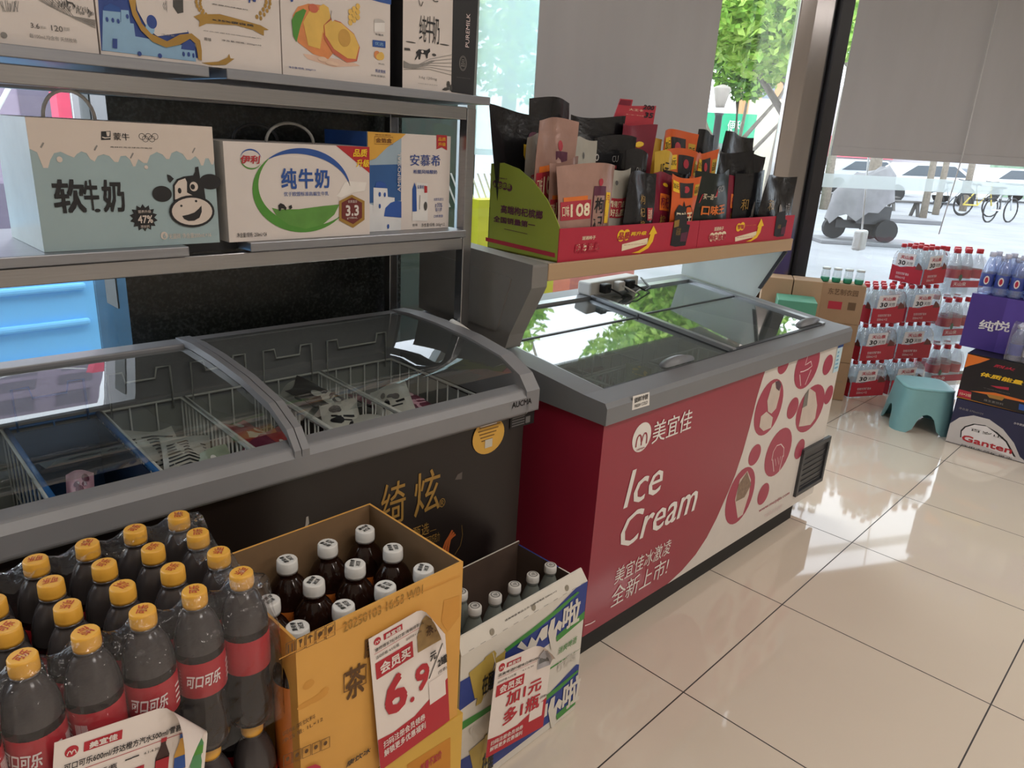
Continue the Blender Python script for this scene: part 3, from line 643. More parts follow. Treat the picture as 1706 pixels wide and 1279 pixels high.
def icepack(style, seed, w=.085, h=.17):
    s = Soft(w, h, .028, 'pack', seed); mb = MB(); R = random.Random(seed)
    base = {'cow': PKW, 'dark': PKD, 'maroon': PKM, 'stripe': PKW, 'red': PKR, 'pink': PKP, 'sage': PKG, 'olive': PKO, 'clear': mat('pack_clear_film', 'aeb5b8', .25)}[style]
    s.mesh(mb, base, None, 10, 12); fr = s.fr()
    ik = {'cow': INK, 'stripe': INK, 'dark': PKW, 'maroon': PKP, 'red': PKW, 'pink': PKM, 'sage': WHITE, 'olive': YEL, 'clear': WHITE}[style]
    if style == 'stripe':
        for k in range(9): mb.stroke(fr, [(-w*.4, h*(.15+k*.075)), (0, h*(.2+k*.075)), (w*.4, h*(.13+k*.075))], .005, INK, 3)
    else:
        for k in range(5): mb.ell(fr, R.uniform(-.25, .25)*w, R.uniform(.2, .8)*h, R.uniform(.06, .16)*w, R.uniform(.04, .1)*h, ik, 3, 10)
        mb.quad(fr, -w*.3, h*.42, w*.3, h*.47, ik, 4); mb.quad(fr, -w*.22, h*.34, w*.22, h*.37, ik, 4)
    return mb
CNT = {}
def drop(style, X, Y, Z, rx, ry, rz, label, seed, grp, root=F1, w=.085, h=.17, lim=None):
    k = (style, seed % 3, w, h)
    if k in CNT: ob = CNT[k].copy(); COL.objects.link(ob)
    else: ob = icepack(style, seed, w, h).build('ice_cream_pack', origin=(0, 0, h/2)); CNT[k] = ob
    E_ = Matrix.Rotation(rz-root.rotation_euler.z, 3, 'Z') @ Matrix.Rotation(ry, 3, 'Y') @ Matrix.Rotation(rx, 3, 'X'); P = [E_ @ v.co for v in ob.data.vertices]
    if lim:                                              # keep the pack between the wires of its basket
        for ax, lo, hi in ((0, lim[0], lim[1]), (1, lim[2], lim[3])):
            a, b = min(p[ax] for p in P), max(p[ax] for p in P); c = (X, Y)[ax]; c = max(lo-a, min(hi-b, c)) if b-a < hi-lo else (lo+hi-a-b)/2
            if ax == 0: X = c
            else: Y = c
        Z = max(Z, lim[4]-min(p[2] for p in P))
    ob.location = xform(root) @ Vector((X, Y, Z)); ob.rotation_euler = (rx, ry, rz); tag(ob, label, 'ice cream', grp)
G1 = 'ice creams lying in the brown freezer'; H = PI/2
R = random.Random(11)
names = {'cow': 'white ice cream pack with black patches', 'dark': 'black ice cream pack', 'maroon': 'maroon ice cream pack', 'stripe': 'white ice cream pack with black stripes', 'red': 'red ice cream pack', 'pink': 'pink cone shaped ice cream pack', 'sage': 'sage green ice cream pack', 'clear': 'clear wrapped ice cream cup'}
spots = [('pink', -1.16, .30, .585, .5, 'leaning inside the blue mesh basket', .05, .22), ('clear', -1.10, .24, .56, -.3, 'flat in the front of the blue mesh basket', .1, .1), ('clear', -1.17, .18, .55, .2, 'behind the front mesh of the blue basket', .1, .1),
    ('stripe', -.99, .36, .62, .7, 'at the back beside the blue basket', .1, .2), ('stripe', -.96, .27, .63, .5, 'topmost in the middle beside the blue basket', .1, .2), ('sage', -.93, .19, .61, .6, 'at the front beside the blue basket', .1, .19), ('sage', -.98, .17, .57, .2, 'lowest beside the blue basket', .1, .19), ('sage', -.92, .14, .58, 1.2, 'against the front wires beside the blue basket', .085, .17),
    ('red', -.78, .36, .61, 1.0, 'at the back under the lid seam', .085, .17), ('red', -.75, .27, .60, .7, 'in the middle under the lid seam', .085, .17), ('maroon', -.80, .20, .60, 1.1, 'at the front left under the lid seam', .085, .17), ('red', -.74, .16, .585, .9, 'at the front right under the lid seam', .085, .17),
    ('cow', -.60, .40, .64, 1.3, 'highest at the back of the big pile', .12, .22), ('dark', -.55, .36, .665, 1.4, 'across the top of the big pack pile', .1, .2), ('cow', -.58, .27, .64, .4, 'in the middle of the big pack pile', .12, .22), ('cow', -.60, .19, .62, .1, 'sloping to the front of the big pack pile', .11, .2), ('cow', -.53, .17, .61, -.2, 'at the front right of the big pack pile', .11, .2), ('dark', -.63, .30, .59, 1.0, 'at the left side of the big pack pile', .1, .2),
    ('maroon', -.42, .38, .61, 1.2, 'at the back of the right end basket', .1, .2), ('maroon', -.36, .30, .62, .9, 'in the middle of the right end basket', .1, .2), ('maroon', -.44, .22, .60, .5, 'left in the right end basket', .1, .2), ('cow', -.46, .30, .63, .3, 'leaning between the pile and the maroon packs', .1, .2), ('maroon', -.35, .20, .585, 1.3, 'at the front of the right end basket', .1, .2), ('maroon', -.28, .33, .60, 1.0, 'deepest at the right end of the brown freezer', .1, .2),
    ('dark', -1.34, .22, .57, .4, 'in the basket left of the blue one', .1, .2), ('sage', -1.30, .14, .575, .9, 'at the front of the basket left of the blue one', .1, .2)]
for i, (st, x, y, z, rz, wh, w_, h_) in enumerate(spots):
    drop(st, x+.185, y, z+.085, -(H-.25+R.uniform(-.12, .12)), R.uniform(-.25, .25), rz-PI*.25+PI/2*0, names[st]+' '+wh+' of packs'*0, i, G1, F1, min(w_, .1), min(h_, .165), next((ed[q]+.01, ed[q+1]-.01, .095, .525, .506) for q in range(7) if x+.185 < ed[q+1] or q == 6))
# ================================================================== red ice cream freezer (right)
F2 = thing('display_freezer', 'red and white chest freezer printed Ice Cream, right of the dark brown one', 'freezer', (-.1, .279, 0), math.radians(-1.7))
REDV = mat('red_vinyl', '96263c', .35, noise=.03, scale=2, coat=.3); WHV = mat('white_vinyl', 'd9d2cb', .4, noise=.02); DOT = mat('rose_dot', 'a63a52', .4, noise=.03)
W2, D2 = 1.46, .76
mb = MB().box(0, 0, .067, W2, D2, .735, REDV, 't')
mb.add([(x, y, z) for z in (.3, .735) for y in (.06, D2-.06) for x in (.055, W2-.055)], [(0, 1, 3, 2), (0, 4, 5, 1), (2, 3, 7, 6), (0, 2, 6, 4), (1, 5, 7, 3)], mat('pale_liner', 'b7b9b4', .45, noise=.05))
fr = front(0, 0, 0); hm = homo([(364, 342), (1328, 42), (1225, 632), (276, 1240)], [(0, .725), (W2, .725), (W2, .067), (0, .067)]); A = Art(mb, fr, hm)
bd = [(1027, 136), (1010, 190), (990, 262), (966, 370), (940, 470), (912, 560), (880, 640), (840, 735), (800, 815), (755, 885), (700, 950), (640, 1004)]
bp = [hm(*q) for q in bd]; bp[0] = (bp[0][0], .725); bp[-1] = (bp[-1][0], .067)
mb.poly(fr, bp+[(W2, .067), (W2, .725)], WHV, 1)
A.e(521, 409, 37, 56, WHITE); c = hm(521, 409)
for k in (-1, 1): mb.ring(fr, c[0]+k*.0215*.6, c[1]-.012, .0135, .024, .005, REDV, 4, 0, PI)
mb.quad(fr, c[0]-.0265, c[1]-.024, c[0]-.0215, c[1]-.012, REDV, 4); mb.quad(fr, c[0]-.0025, c[1]-.024, c[0]+.0025, c[1]-.012, REDV, 4); mb.quad(fr, c[0]+.0215, c[1]-.024, c[0]+.0265, c[1]-.012, REDV, 4)
mb.text(fr, 'MEIYIJIA', c[0]-.018, c[1]-.038, c[0]+.018, c[1]-.031, REDV, .02, 0, 4)
A.t('美宜佳', 571, 349, 723, 378, WHITE, .015); A.t('Ice', 462, 548, 604, 632, WHITE, .018, .22); A.t('Cream', 445, 728, 750, 705, WHITE, .018, .22)
A.t('美宜佳冰激凌', 417, 950, 646, 879, WHITE, .003, .1); A.t('全新上市!', 405, 1032, 636, 965, WHITE, .003, .1)
for q in [(1093, 130, 20, 35), (1267, 135, 17, 36), (1274, 250, 15, 33), (1135, 300, 20, 38), (988, 482, 22, 38), (1167, 460, 17, 35), (1027, 637, 20, 38), (1187, 137, 43, 82), (1083, 472, 46, 84), (1205, 302, 48, 82), (1040, 296, 50, 100), (934, 645, 51, 100)]: A.e(*q, DOT)
A.p([(1268, 62), (1315, 47), (1312, 40), (1318, 58), (1300, 54), (1284, 60)], DOT)
PW = mat('pale_line', 'e8d4d2', .5)
c = hm(1187, 150)                                             # soft serve outline
A.l([(1160, 160), (1172, 158), (1190, 150), (1205, 138), (1200, 120), (1188, 128), (1178, 134), (1185, 108), (1188, 98)], .004, PW); A.l([(1158, 170), (1163, 214)], .004, PW); A.l([(1202, 152), (1180, 210)], .004, PW)
A.l([(1056, 505), (1062, 470), (1075, 446), (1092, 440), (1104, 455), (1103, 490)], .004, PW); A.l([(1060, 500), (1066, 548)], .004, PW); A.l([(1100, 485), (1088, 545)], .004, PW); A.l([(1070, 498), (1074, 525), (1080, 492), (1086, 520), (1092, 488)], .003, PW)
CR1 = mat('cream_photo', 'cfc0b4', .5); CR2 = mat('cone_photo', '8d7664', .6, noise=.2, scale=80)
A.p([(1050, 205), (1068, 192), (1084, 210), (1080, 250), (1068, 300), (1050, 320), (1036, 312), (1032, 270)], CR1, 3); A.p([(1008, 330), (1030, 312), (1056, 335), (1050, 375), (1020, 388), (1003, 372)], CR1, 3); A.p([(1062, 196), (1076, 192), (1086, 206), (1078, 232), (1066, 222)], mat('berry_photo', '5b3f4a', .5), 4)
A.p([(1172, 300), (1180, 250), (1200, 224), (1222, 240), (1230, 290), (1224, 340), (1206, 365), (1178, 370), (1160, 372)], CR1, 3); A.p([(1180, 250), (1196, 226), (1190, 290), (1172, 300)], mat('grey_photo', '77736c', .5), 4)
A.p([(912, 660), (930, 580), (960, 545), (975, 580), (968, 640), (945, 720), (925, 735)], CR1, 3); A.p([(925, 600), (958, 548), (976, 600), (950, 650), (915, 668)], CR2, 4)
A.t('www.meiyijia.com', 1012, 698, 1130, 642, DOT, .01); A.t('9:00-22:00', 1036, 716, 1102, 692, PW, .01)
A.l([(285, 1190), (310, 1180), (330, 1168)], .004, PW, 3)
mb.build('cabinet', F2, bevel=.006)
# vent window
a, b = hm(1177, 462), hm(1250, 575); mb = MB(); y = -.012; DG = mat('vent_dark', '2a2a2e', .4)
u0, v0, u1, v1 = a[0], b[1]-.01, b[0]+.008, a[1]
mb.box(u0, y, v0, u1, .002, v0+.018, DARKP).box(u0, y, v1-.018, u1, .002, v1, DARKP).box(u0, y, v0+.018, u0+.018, .002, v1-.018, DARKP).box(u1-.018, y, v0+.018, u1, .002, v1-.018, DARKP)
mb.box(u0+.018, -.004, v0+.018, u1-.018, .001, v1-.018, DG)
for k in range(6): mb.box(u0+.024, -.007, v0+.03+k*(v1-v0-.06)/6, u1-.024, -.004, v0+.034+k*(v1-v0-.06)/6, DARKP)
mb.build('vent_grille', F2, bevel=.002)
# grey rim sloping up to the back
def zt2(y): return .775+y*.105
mb = MB(); G2 = mat('rim_grey', '787a7e', .42, noise=.02); o_, i_ = .018, .06
mb.prism([(-o_, .72), (-o_, .765), (-.01, zt2(0)+.003), (i_, zt2(i_)), (i_, .72)], 'x', -o_, W2+o_, G2)
mb.prism([(D2-i_, .72), (D2-i_, zt2(D2-i_)), (D2+.01, zt2(D2)), (D2+.015, .72)], 'x', -o_, W2+o_, G2)
for a, b in ((-o_, i_), (W2-i_, W2+o_)): mb.prism([(i_, .72), (i_, zt2(i_)), (D2-i_, zt2(D2-i_)), (D2-i_, .72)], 'x', a, b, G2)
fr = front(0, -o_, 0); hr = CM(fr, F2, 580/1427, 860, 560); A = Art(mb, fr, hr)
A.p([(478, 246), (546, 228), (545, 282), (474, 303)], WHITE, 1); A.t('锁鲜冷链', 484, 252, 538, 256, INK, .02); A.t('FRESH COLD', 484, 280, 536, 276, GREYINK, .02)
mb.build('rim', F2, bevel=.006, seg=3)
mb = MB(); fr = front(0, -.0185, 0); A = Art(mb, fr, CM(fr, F2, 580/1427, 860, 560))
fr0 = front(0, -.001, 0); a = hm(1312, 62); mb.quad(fr0, a[0]-.02, .60, a[0]+.03, .72, mat('pale_cyan_label', 'c5dfea', .4), 2); mb.quad(fr0, a[0]-.02, .70, a[0]+.03, .715, BLUE, 3)
for k in range(5): mb.quad(fr0, a[0]-.012, .615+k*.016, a[0]+.018-.004*k, .622+k*.016, mat('cyan_bars', '6aa9c9', .4), 3)
mb.build('energy_label', F2)
DK = mat('lid_dark_seal', '3a3e44', .35); AL = mat('lid_aluminium', 'b4b8bd', .3, .7)
def slab(mb, x0, y0, x1, y1, h, m, dz=0):
    V = [(x, y, zt2(y)+dz+k*h) for k in (0, 1) for y in (y0, y1) for x in (x0, x1)]
    return mb.add(V, [(0, 2, 3, 1), (4, 5, 7, 6), (0, 1, 5, 4), (2, 6, 7, 3), (0, 4, 6, 2), (1, 3, 7, 5)], m)
for k, (x0, x1) in enumerate(((i_, .745), (.715, W2-i_))):
    dz = -.012+.008*k; mb = MB()
    slab(mb, x0, D2-i_-.03, x1, D2-i_, .014, AL, dz); slab(mb, x0, i_, x1, i_+.012, .008, DK, dz)
    if k == 0: slab(mb, x1-.03, i_, x1, D2-i_, .013, DK, dz); slab(mb, x0, i_, x0+.012, D2-i_, .008, AL, dz)
    else: slab(mb, x0, i_, x0+.02, D2-i_, .013, AL, dz); slab(mb, x1-.028, i_, x1, D2-i_, .013, AL, dz)
    slab(mb, x0, .44, x1, .447, .008, DK, dz)
    ld = mb.build('sliding_lid', F2)
    slab(MB(), x0+.005, i_+.005, x1-.005, D2-i_-.01, .004, LID2, dz+.001).build('glass_pane', ld)
    cx = (x0+x1)/2+(.05 if k == 0 else .27); hb = MB(); n = 14; V = []
    for q in (0, 1): V += [(cx+.075*math.cos(PI*i/n), i_+.022+.028*q, zt2(i_)+dz+.009+.026*math.sin(PI*i/n)*(1-.25*q)) for i in range(n+1)]
    hb.add(V, [tuple(range(n+1)), tuple(range(2*n+1, n, -1))]+[(i, n+1+i, n+2+i, i+1) for i in range(n)], G2, True); hb.build('lid_handle', ld)
MB().box(.004, .007, .001, 1.30, D2-.05, .0665, mat('black_plinth', '161617', .6)).build('base_plate', F2)
for x in (W2-.12,):
    for y in (.1, D2-.1): MB().lathe([(.03, 0), (.03, .045), (.012, .046), (.012, .067)], DARKP, (x, y, 0), 14).build('caster', F2)
# over-freezer riser shelf
RG = mat('riser_grey', '7d7a76', .5, noise=.03); WD_ = mat('beige_edge_strip', 'b89a78', .3, noise=.04, scale=8, stretch=(.3, 4, 4))
RS = thing('riser_shelf', 'grey end bracketed shelf with a beige front edge standing over the red freezer', 'shelf', F2.location+Vector((0, 0, 0)), F2.rotation_euler.z)
pr = [(.285, 1.078), (.285, 1.015), (.36, .868), (.375, zt2(.39)+.006), (.78, zt2(.78)+.008), (.78, 1.098)]
mb = MB().prism(pr, 'x', -.005, .055, RG); mb.prism([(.36, 1.03), (.74, 1.05), (.74, .88), (.41, .87)], 'x', -.009, -.005, RG); mb.build('end_bracket', RS, bevel=.008, seg=3)
MB().prism([(.285, 1.025), (.37, .86), (.39, zt2(.39)+.006), (.76, zt2(.76)+.006), (.76, 1.03)], 'x', 1.448, 1.456, frosted('frosted_side_panel', 'd3dbda', .25)).prism([(.285, 1.025), (.37, .86), (.383, .862), (.298, 1.03)], 'x', 1.446, 1.458, DARKP).build('side_panel', RS)
MB().box(.055, .29, 1.045, 1.475, .60, 1.074, mat('shelf_board_grey', 'b9b5ae', .5)).build('board', RS)
MB().box(.055, .282, 1.03, 1.478, .292, 1.077, WD_).build('front_strip', RS, bevel=.002)
# inside the red freezer
fx = lambda p: xform(F2) @ Vector(p)
for i, (x0, x1, y0, y1, lab) in enumerate([(.075, .40, .09, .40, 'low white wire basket at the front left inside the red freezer'), (.41, .73, .09, .40, 'low white wire basket at the front middle inside the red freezer'), (.41, .73, .42, .68, 'white wire basket at the back middle inside the red freezer'), (.76, 1.08, .09, .40, 'white wire basket under the right sliding lid of the red freezer')]):
    ob = basket(x0, x1, y0, y1, .46, .655, WIRE, .04, .003, 'storage_basket'); ob.location = fx(ob.location); ob.rotation_euler = F2.rotation_euler; tag(ob, lab, 'basket', 'hanging baskets in the red freezer')
G2n = 'ice creams lying in the red freezer'
for i, (st, x, y, z, rz, wh) in enumerate([('olive', .56, .34, .66, -.9, 'on top, front middle basket'), ('dark', .60, .27, .62, -.7, 'under the olive pack, front middle basket'), ('olive', .48, .25, .60, .4, 'at left, front middle basket'),
        ('olive', .20, .33, .61, 1.0, 'at back, front left basket'), ('sage', .15, .20, .61, .5, 'at front, front left basket'), ('dark', .30, .24, .58, -.5, 'at right, front left basket'), ('dark', .55, .55, .60, .5, 'in the back middle basket'), ('maroon', .62, .5, .58, -.6, 'behind the centre bar at the back')]):
    drop(st, x, y, z, -(H-.15), .2*(-1)**i, rz, {'olive': 'olive and yellow ice cream pack', **names}[st]+' '+wh+' of the red freezer', i+40, G2n, F2, .09, .165, next((b[0]+.012, b[1]-.012, b[2]+.012, b[3]-.012, .468) for b in ((.075, .40, .09, .40), (.41, .73, .09, .40), (.41, .73, .42, .68)) if b[0] < x < b[1] and b[2] < y < b[3]))
# power strip on the back rim
T = thing('power_strip', 'white power strip with black plugs lying on the back rim of the red freezer', 'power strip', fx((.86, .70, zt2(.70)+.002)), F2.rotation_euler.z+.06)
mb = MB().box(-.16, -.03, 0, .16, .035, .05, WHITE); fr = front(-.16, -.03, 0)
mb.build('housing', T, bevel=.008)
for k, x in enumerate((-.09, 0, .07)):
    MB().box(x-.02, -.062, .008, x+.02, -.03, .044, INK if k != 1 else WHITE).build('plug', T, bevel=.006)
    MB().tube([(x, -.06, .03), (x+.01, -.085, .02), (x+.05, -.09, .002), (x+.12, -.07, .004), (x+.16, -.02, .01), (x+.2, .03, .02)], .0035, INK if k != 1 else WHITE, 6).build('cable', T)
# white ice scraper stuck between the freezers
a, b = gx(752, 537, -.195), gx(792, 561, -.195)
tag(MB().tube([a, a*.7+b*.3, b], [.011, .012, .008], WHITE, 10).build('ice_scraper'), 'white plastic scraper handle lying on the right end of the brown freezer', 'scraper')
# ================================================================== stainless rack over the brown freezer
RK = thing('steel_rack', 'stainless steel two tier rack standing over the back of the brown freezer', 'rack', (-.165, .75, 0))
def R_(x0, y0, z0, x1, y1, z1): return MB().box(x0+.165, y0-.75, z0, x1+.165, y1-.75, z1, STEEL)
XL = -1.83
for x in (-.18, XL):
    for y in (.75, 1.08): R_(x, y, 0, x+.03, y+.03, 1.46 if y < 1 else 1.46).build('post', RK, bevel=.002)
for z0, z1 in ((1.098, 1.131), (1.432, 1.463)):
    R_(XL+.03, .752, z0, -.18, .78, z1).build('rail', RK, bevel=.002); R_(XL+.03, 1.082, z0, -.18, 1.108, z1).build('rail', RK, bevel=.002)
    for x in (-.178, XL+.002): R_(x, .78, z0, x+.026, 1.08, z1).build('rail', RK, bevel=.002)
PLT = mat('brushed_shelf_plate', '96989e', .36, .8, noise=.05, scale=50, stretch=(.1, 1, 4))
def plate(x0, x1, z): return MB().box(x0+.165, -.012, z-.02, x1+.165, .36, z, PLT)
g0, g1 = gy(348, 115, .74).x, gy(377, 118, .74).x
plate(XL-.03, g0, 1.492).build('shelf_plate', RK, bevel=.002); plate(g1, -.112, 1.492).build('shelf_plate', RK, bevel=.002)
g0, g1 = gy(314, 405, .74).x, gy(417, 408, .74).x
plate(XL+.03, g0, 1.153).build('shelf_plate', RK, bevel=.002); plate(g1, -.181, 1.153).build('shelf_plate', RK, bevel=.002)
MB().box(g0+.165, .05, 1.131, g1+.165, .3, 1.152, DARKP).build('cross_bar', RK)
# ================================================================== cartons on the steel rack
S1 = 480/1706
def sidebox(x0, y0, z0, x1, y1, z1, m, side=None):
    mb = MB().box(x0, y0, z0, x1, y1, z1, m, 'l' if side else '')
    if side: mb.add([(x0, y0, z0), (x0, y1, z0), (x0, y1, z1), (x0, y0, z1)], [(0, 3, 2, 1)], side)
    return mb
UY, UZ = .76, 1.4925
CART = mat('milk_carton_white', 'ddd3cd', .5, noise=.015); SK = mat('pencil_grey', '8c8884', .6); SKD = mat('pencil_dark', '4a4846', .6)
def art(mb, y, s=1, ox=0, oy=0):
    fr = front(0, y, 0); return Art(mb, fr, CM(fr, None, s, ox, oy))
def xs(px, py, y): return gy(px, py, y).x
# A: milk carton with pencil sketch of a meadow
mb = sidebox(-1.43, UY, UZ, xs(163, 60, UY)-.001, .98, UZ+.27, CART); A = art(mb, UY, S1)
for k in range(9):
    A.l([(180+k*22, -30+k*3), (300+k*18, 40+k*9), (420+k*12, 95+k*6), (565, 120+k*6)], .0009, SK, 2)
R = random.Random(3)
for k in range(60):
    x = 300+R.uniform(0, 260); y = 20+(x-300)*.28+R.uniform(-14, 20); A.l([(x, y), (x+R.uniform(-6, 6), y-R.uniform(12, 26))], .0012, SK if k % 3 else SKD, 3)
A.p([(385, -10), (400, 8), (430, 16), (445, 40), (438, 44), (425, 24), (405, 20), (400, 40), (395, 40), (392, 15)], SKD, 3)
for k in range(14):
    x = 20+R.uniform(0, 100); A.l([(x, 70), (x+R.uniform(-30, 30), 10+R.uniform(-20, 20))], .0008, SK, 2)
A.t('3.6', 178, 134, 234, 171, SKD, 0); A.t('120', 300, 148, 372, 190, SKD, 0); A.t('优质乳蛋白', 236, 152, 272, 172, SK); A.t('原生高钙', 374, 160, 412, 186, SK); A.t('每100mL均含有 天然牧场', 172, 196, 455, 256, SK)
A.e(22, 208, 20, 18, SK)
tag(mb.build('milk_carton', bevel=.002), 'white milk carton with a pencil meadow sketch at the left of the top tier', 'carton', 'cartons on the top tier')
# B: blue and white yoghurt carton
x0, x1 = xs(165, 60, UY), xs(467, 60, UY)
mb = sidebox(x0, UY, UZ, x1, .98, UZ+.27, CART); A = art(mb, UY, S1); SB2 = mat('seaside_blue', '8fb6d6', .5); SB1 = mat('deep_sea_blue', '2c478f', .5)
A.p([(572, -120), (985, -120), (1010, 60), (1110, 180), (1190, 345), (600, 300)], SB1, 1)
A.p([(608, 60), (712, 70), (712, 130), (790, 140), (800, 215), (1150, 280), (1160, 365), (604, 298)], SB2, 2); A.p([(715, 58), (760, 62), (770, 140), (715, 135)], SB2, 2)
A.p([(612, 40), (650, 20), (705, 45), (712, 72), (610, 62)], BLUE, 3); A.p([(850, 105), (930, 110), (912, 50), (880, 25), (855, 50)], SB1, 3); A.p([(1070, 290), (1150, 300), (1150, 240), (1120, 225), (1080, 245)], SB1, 3)
for q in [(632, 115, 8, 14), (666, 120, 8, 14), (698, 126, 8, 14), (752, 98, 8, 14), (1085, 320, 7, 14), (1115, 322, 8, 14), (1143, 328, 6, 14)]: A.e(*q, SB1, 4)
A.p([(664, 228), (692, 230), (692, 288), (664, 284)], SB1, 4); A.e(824, 318, 12, 14, SB1, 4); A.e(945, 330, 12, 14, SB1, 4)
A.p([(800, 0), (935, -40), (1050, -40), (1108, 190), (930, 215), (915, 205), (860, 150), (810, 60)], CART, 5); A.e(885, 170, 26, 34, SB2, 6); A.e(895, 130, 30, 40, SB1, 6)
A.p([(1020, 0), (1080, 0), (1082, 75), (1048, 82), (1020, 40)], SKD, 6); A.t('<<V', 958, 0, 990, 78, GREYINK, .01, 0, 6); A.t('风味酸奶', 930, 170, 1075, 190, SK, 0, 0, 7); A.t('净含量', 950, 198, 1030, 218, SK, 0, 0, 7)
# gold ribbon
A.p([(758, 0), (800, 0), (800, 60), (835, 140), (890, 200), (985, 245), (1060, 205), (1130, 198), (1180, 240), (1190, 300), (1190, 360), (1170, 350), (1155, 260), (1120, 230), (1060, 265), (980, 282), (900, 248), (830, 180), (780, 90)], GOLD, 7)
A.p([(1190, 372), (1290, 365), (1345, 340), (1355, 318), (1362, 345), (1386, 348), (1335, 384), (1250, 386)], GOLD, 3)
A.p([(1145, 98), (1180, 84), (1300, 84), (1470, 130), (1540, 150), (1590, 178), (1560, 178), (1560, 212), (1510, 185), (1500, 178), (1400, 150), (1250, 140), (1220, 140), (1175, 160), (1180, 125)], GOLD, 3)
A.t('≥35%蛋白质', 1255, 108, 1500, 160, SKD, .02, 0, 5)
for sx, cx in ((-1, 1205), (1, 1550)):
    for k in range(7):
        t = k/6; x = cx+sx*(55*math.sin(t*2.2)-20); y = 100-t*130; A.e(x-10, y, 9, 14, GOLD, 3, n=8); A.e(x+13, y+8, 8, 13, GOLD, 3, n=8)
A.t('希腊风味酸奶', 1252, 20, 1465, 62, INK, .012); A.t('巴氏杀菌热处理风味酸奶', 1205, 178, 1545, 232, INK, 0); A.t('原味', 1206, 220, 1250, 246, INK); A.t('净含量/规格: 200g×10', 1310, 232, 1545, 276, INK)
A.p([(1470, -20), (1515, -20), (1512, 12), (1496, 10), (1495, 0), (1480, 0), (1480, 18), (1470, 16)], SB1, 3)
tag(mb.build('yogurt_carton', bevel=.002), 'blue and white yoghurt carton with a gold ribbon on the top tier', 'carton', 'cartons on the top tier')
# C: peach yoghurt carton   (second measuring crop starts at x=420)
x0, x1 = xs(469, 60, UY), xs(650, 60, UY)
mb = sidebox(x0, UY, UZ, x1, .98, UZ+.27, CART); A = art(mb, UY, S1, 420, 0)
PE = [mat('peach_orange', 'dd8b52', .5, noise=.15, scale=25), mat('peach_yellow', 'e4b95a', .5, noise=.08, scale=25), mat('peach_red', 'c9674a', .5, noise=.15, scale=25), mat('peach_pit', 'c99a48', .5)]
A.p([(690, -60), (825, -60), (822, 28), (760, 14), (690, -5)], BLUE, 1)
A.p([(300, 318), (430, 335), (600, 370), (640, 390), (480, 398), (330, 350)], mat('peach_shadow_print', 'e0bda8', .5), 1)
A.p([(240, 90), (270, 40), (330, 22), (400, 30), (450, 60), (470, 130), (490, 300), (450, 350), (360, 320), (270, 250), (238, 160)], PE[0], 2)
A.p([(395, 40), (420, 24), (450, 45), (462, 100), (452, 150), (420, 200), (400, 120)], PE[1], 3); A.p([(300, 130), (340, 60), (400, 60), (420, 160), (400, 290), (330, 270)], PE[1], 3)
A.p([(232, 120), (255, 75), (300, 52), (318, 62), (285, 150), (260, 250), (240, 210)], GREEN, 4); A.e(360, 50, 28, 26, PE[2], 4)
A.p([(420, 150), (460, 110), (520, 130), (600, 200), (635, 280), (618, 362), (560, 370), (480, 320), (425, 230)], PE[2], 4); A.p([(424, 150), (465, 118), (525, 138), (600, 205), (630, 275), (610, 350), (560, 345), (480, 290), (430, 210)], PE[1], 5); A.e(542, 225, 36, 52, PE[3], 6)
A.p([(470, 60), (490, 70), (498, 110), (470, 128), (462, 100)], CART, 6)
for k in range(9): A.e(580+k % 3*22, 70+k//3*32-(k % 3)*16, 13, 18, PE[1], 3, n=8)
for q in [(415, 350, 26, 14), (460, 372, 26, 12), (490, 380, 22, 10)]: A.e(*q, mat('oat_print', 'e6c6ae', .5), 4)
A.e(752, 130, 32, 18, mat('bottle_grey', 'c2bcb8', .4), 2); A.p([(722, 135), (784, 135), (784, 190), (722, 188)], mat('bottle_white', 'e9e4e0', .4), 2); A.t('安慕希', 728, 196, 776, 216, SKD, .01); A.p([(712, 236), (788, 244), (788, 284), (712, 276)], BLUE, 2); A.t('优选', 725, 246, 775, 274, SB2, .01)
for q in [(738, 325, 18, 24, PE[0]), (762, 332, 18, 24, PE[1]), (748, 338, 16, 18, PE[1])]: A.e(*q[:4], q[4], 3)
A.t('黄桃', 745, 372, 782, 386, GREYINK); A.t('燕麦黄桃', 728, 408, 788, 436, SB1, .01); A.t('风味发酵乳', 700, 438, 788, 462, GREYINK)
A.t('净含量/规格: 200gX10', 214, 390, 374, 424, SB1, .01); A.p([(222, -20), (246, -20), (240, 10), (228, 12)], SB1)
tag(mb.build('yogurt_carton', bevel=.002), 'white yoghurt carton with a big halved peach on the top tier', 'carton', 'cartons on the top tier')
# D: black and white pure milk carton
x0, x1 = xs(671, 60, UY), xs(792, 60, UY); BK = mat('matt_black_card', '1d1d21', .5)
mb = sidebox(x0, UY, UZ, x1, .94, UZ+.27, CART, BK); A = art(mb, UY, S1, 420, 0)
A.p([(1192, -140), (1345, -140), (1310, 565), (1178, 545)], BK, 1)
for t, x in (('纯', 990), ('牛', 1030), ('奶', 1068)): A.t(t, x, 88+(x-990)*.1, x+38, 250+(x-990)*.2, INK, 0)
A.l([(985, 0), (992, 30), (1000, 36), (1010, 10)], .002, SKD); A.l([(1070, 0), (1080, 10), (1100, 8)], .002, SKD)
A.e(938, 250, 30, 4, SKD); A.e(1138, 265, 28, 4, SKD); A.p([(900, 282), (932, 286), (936, 300), (900, 298)], SKD)
A.p([(968, 310), (985, 292), (1030, 298), (1050, 286), (1052, 306), (1040, 318), (1036, 345), (1030, 345), (1024, 322), (998, 318), (992, 352), (984, 352), (982, 328), (965, 356), (962, 348), (974, 325)], INK, 3); A.e(1005, 306, 8, 8, CART, 4); A.e(1076, 325, 12, 8, SKD)
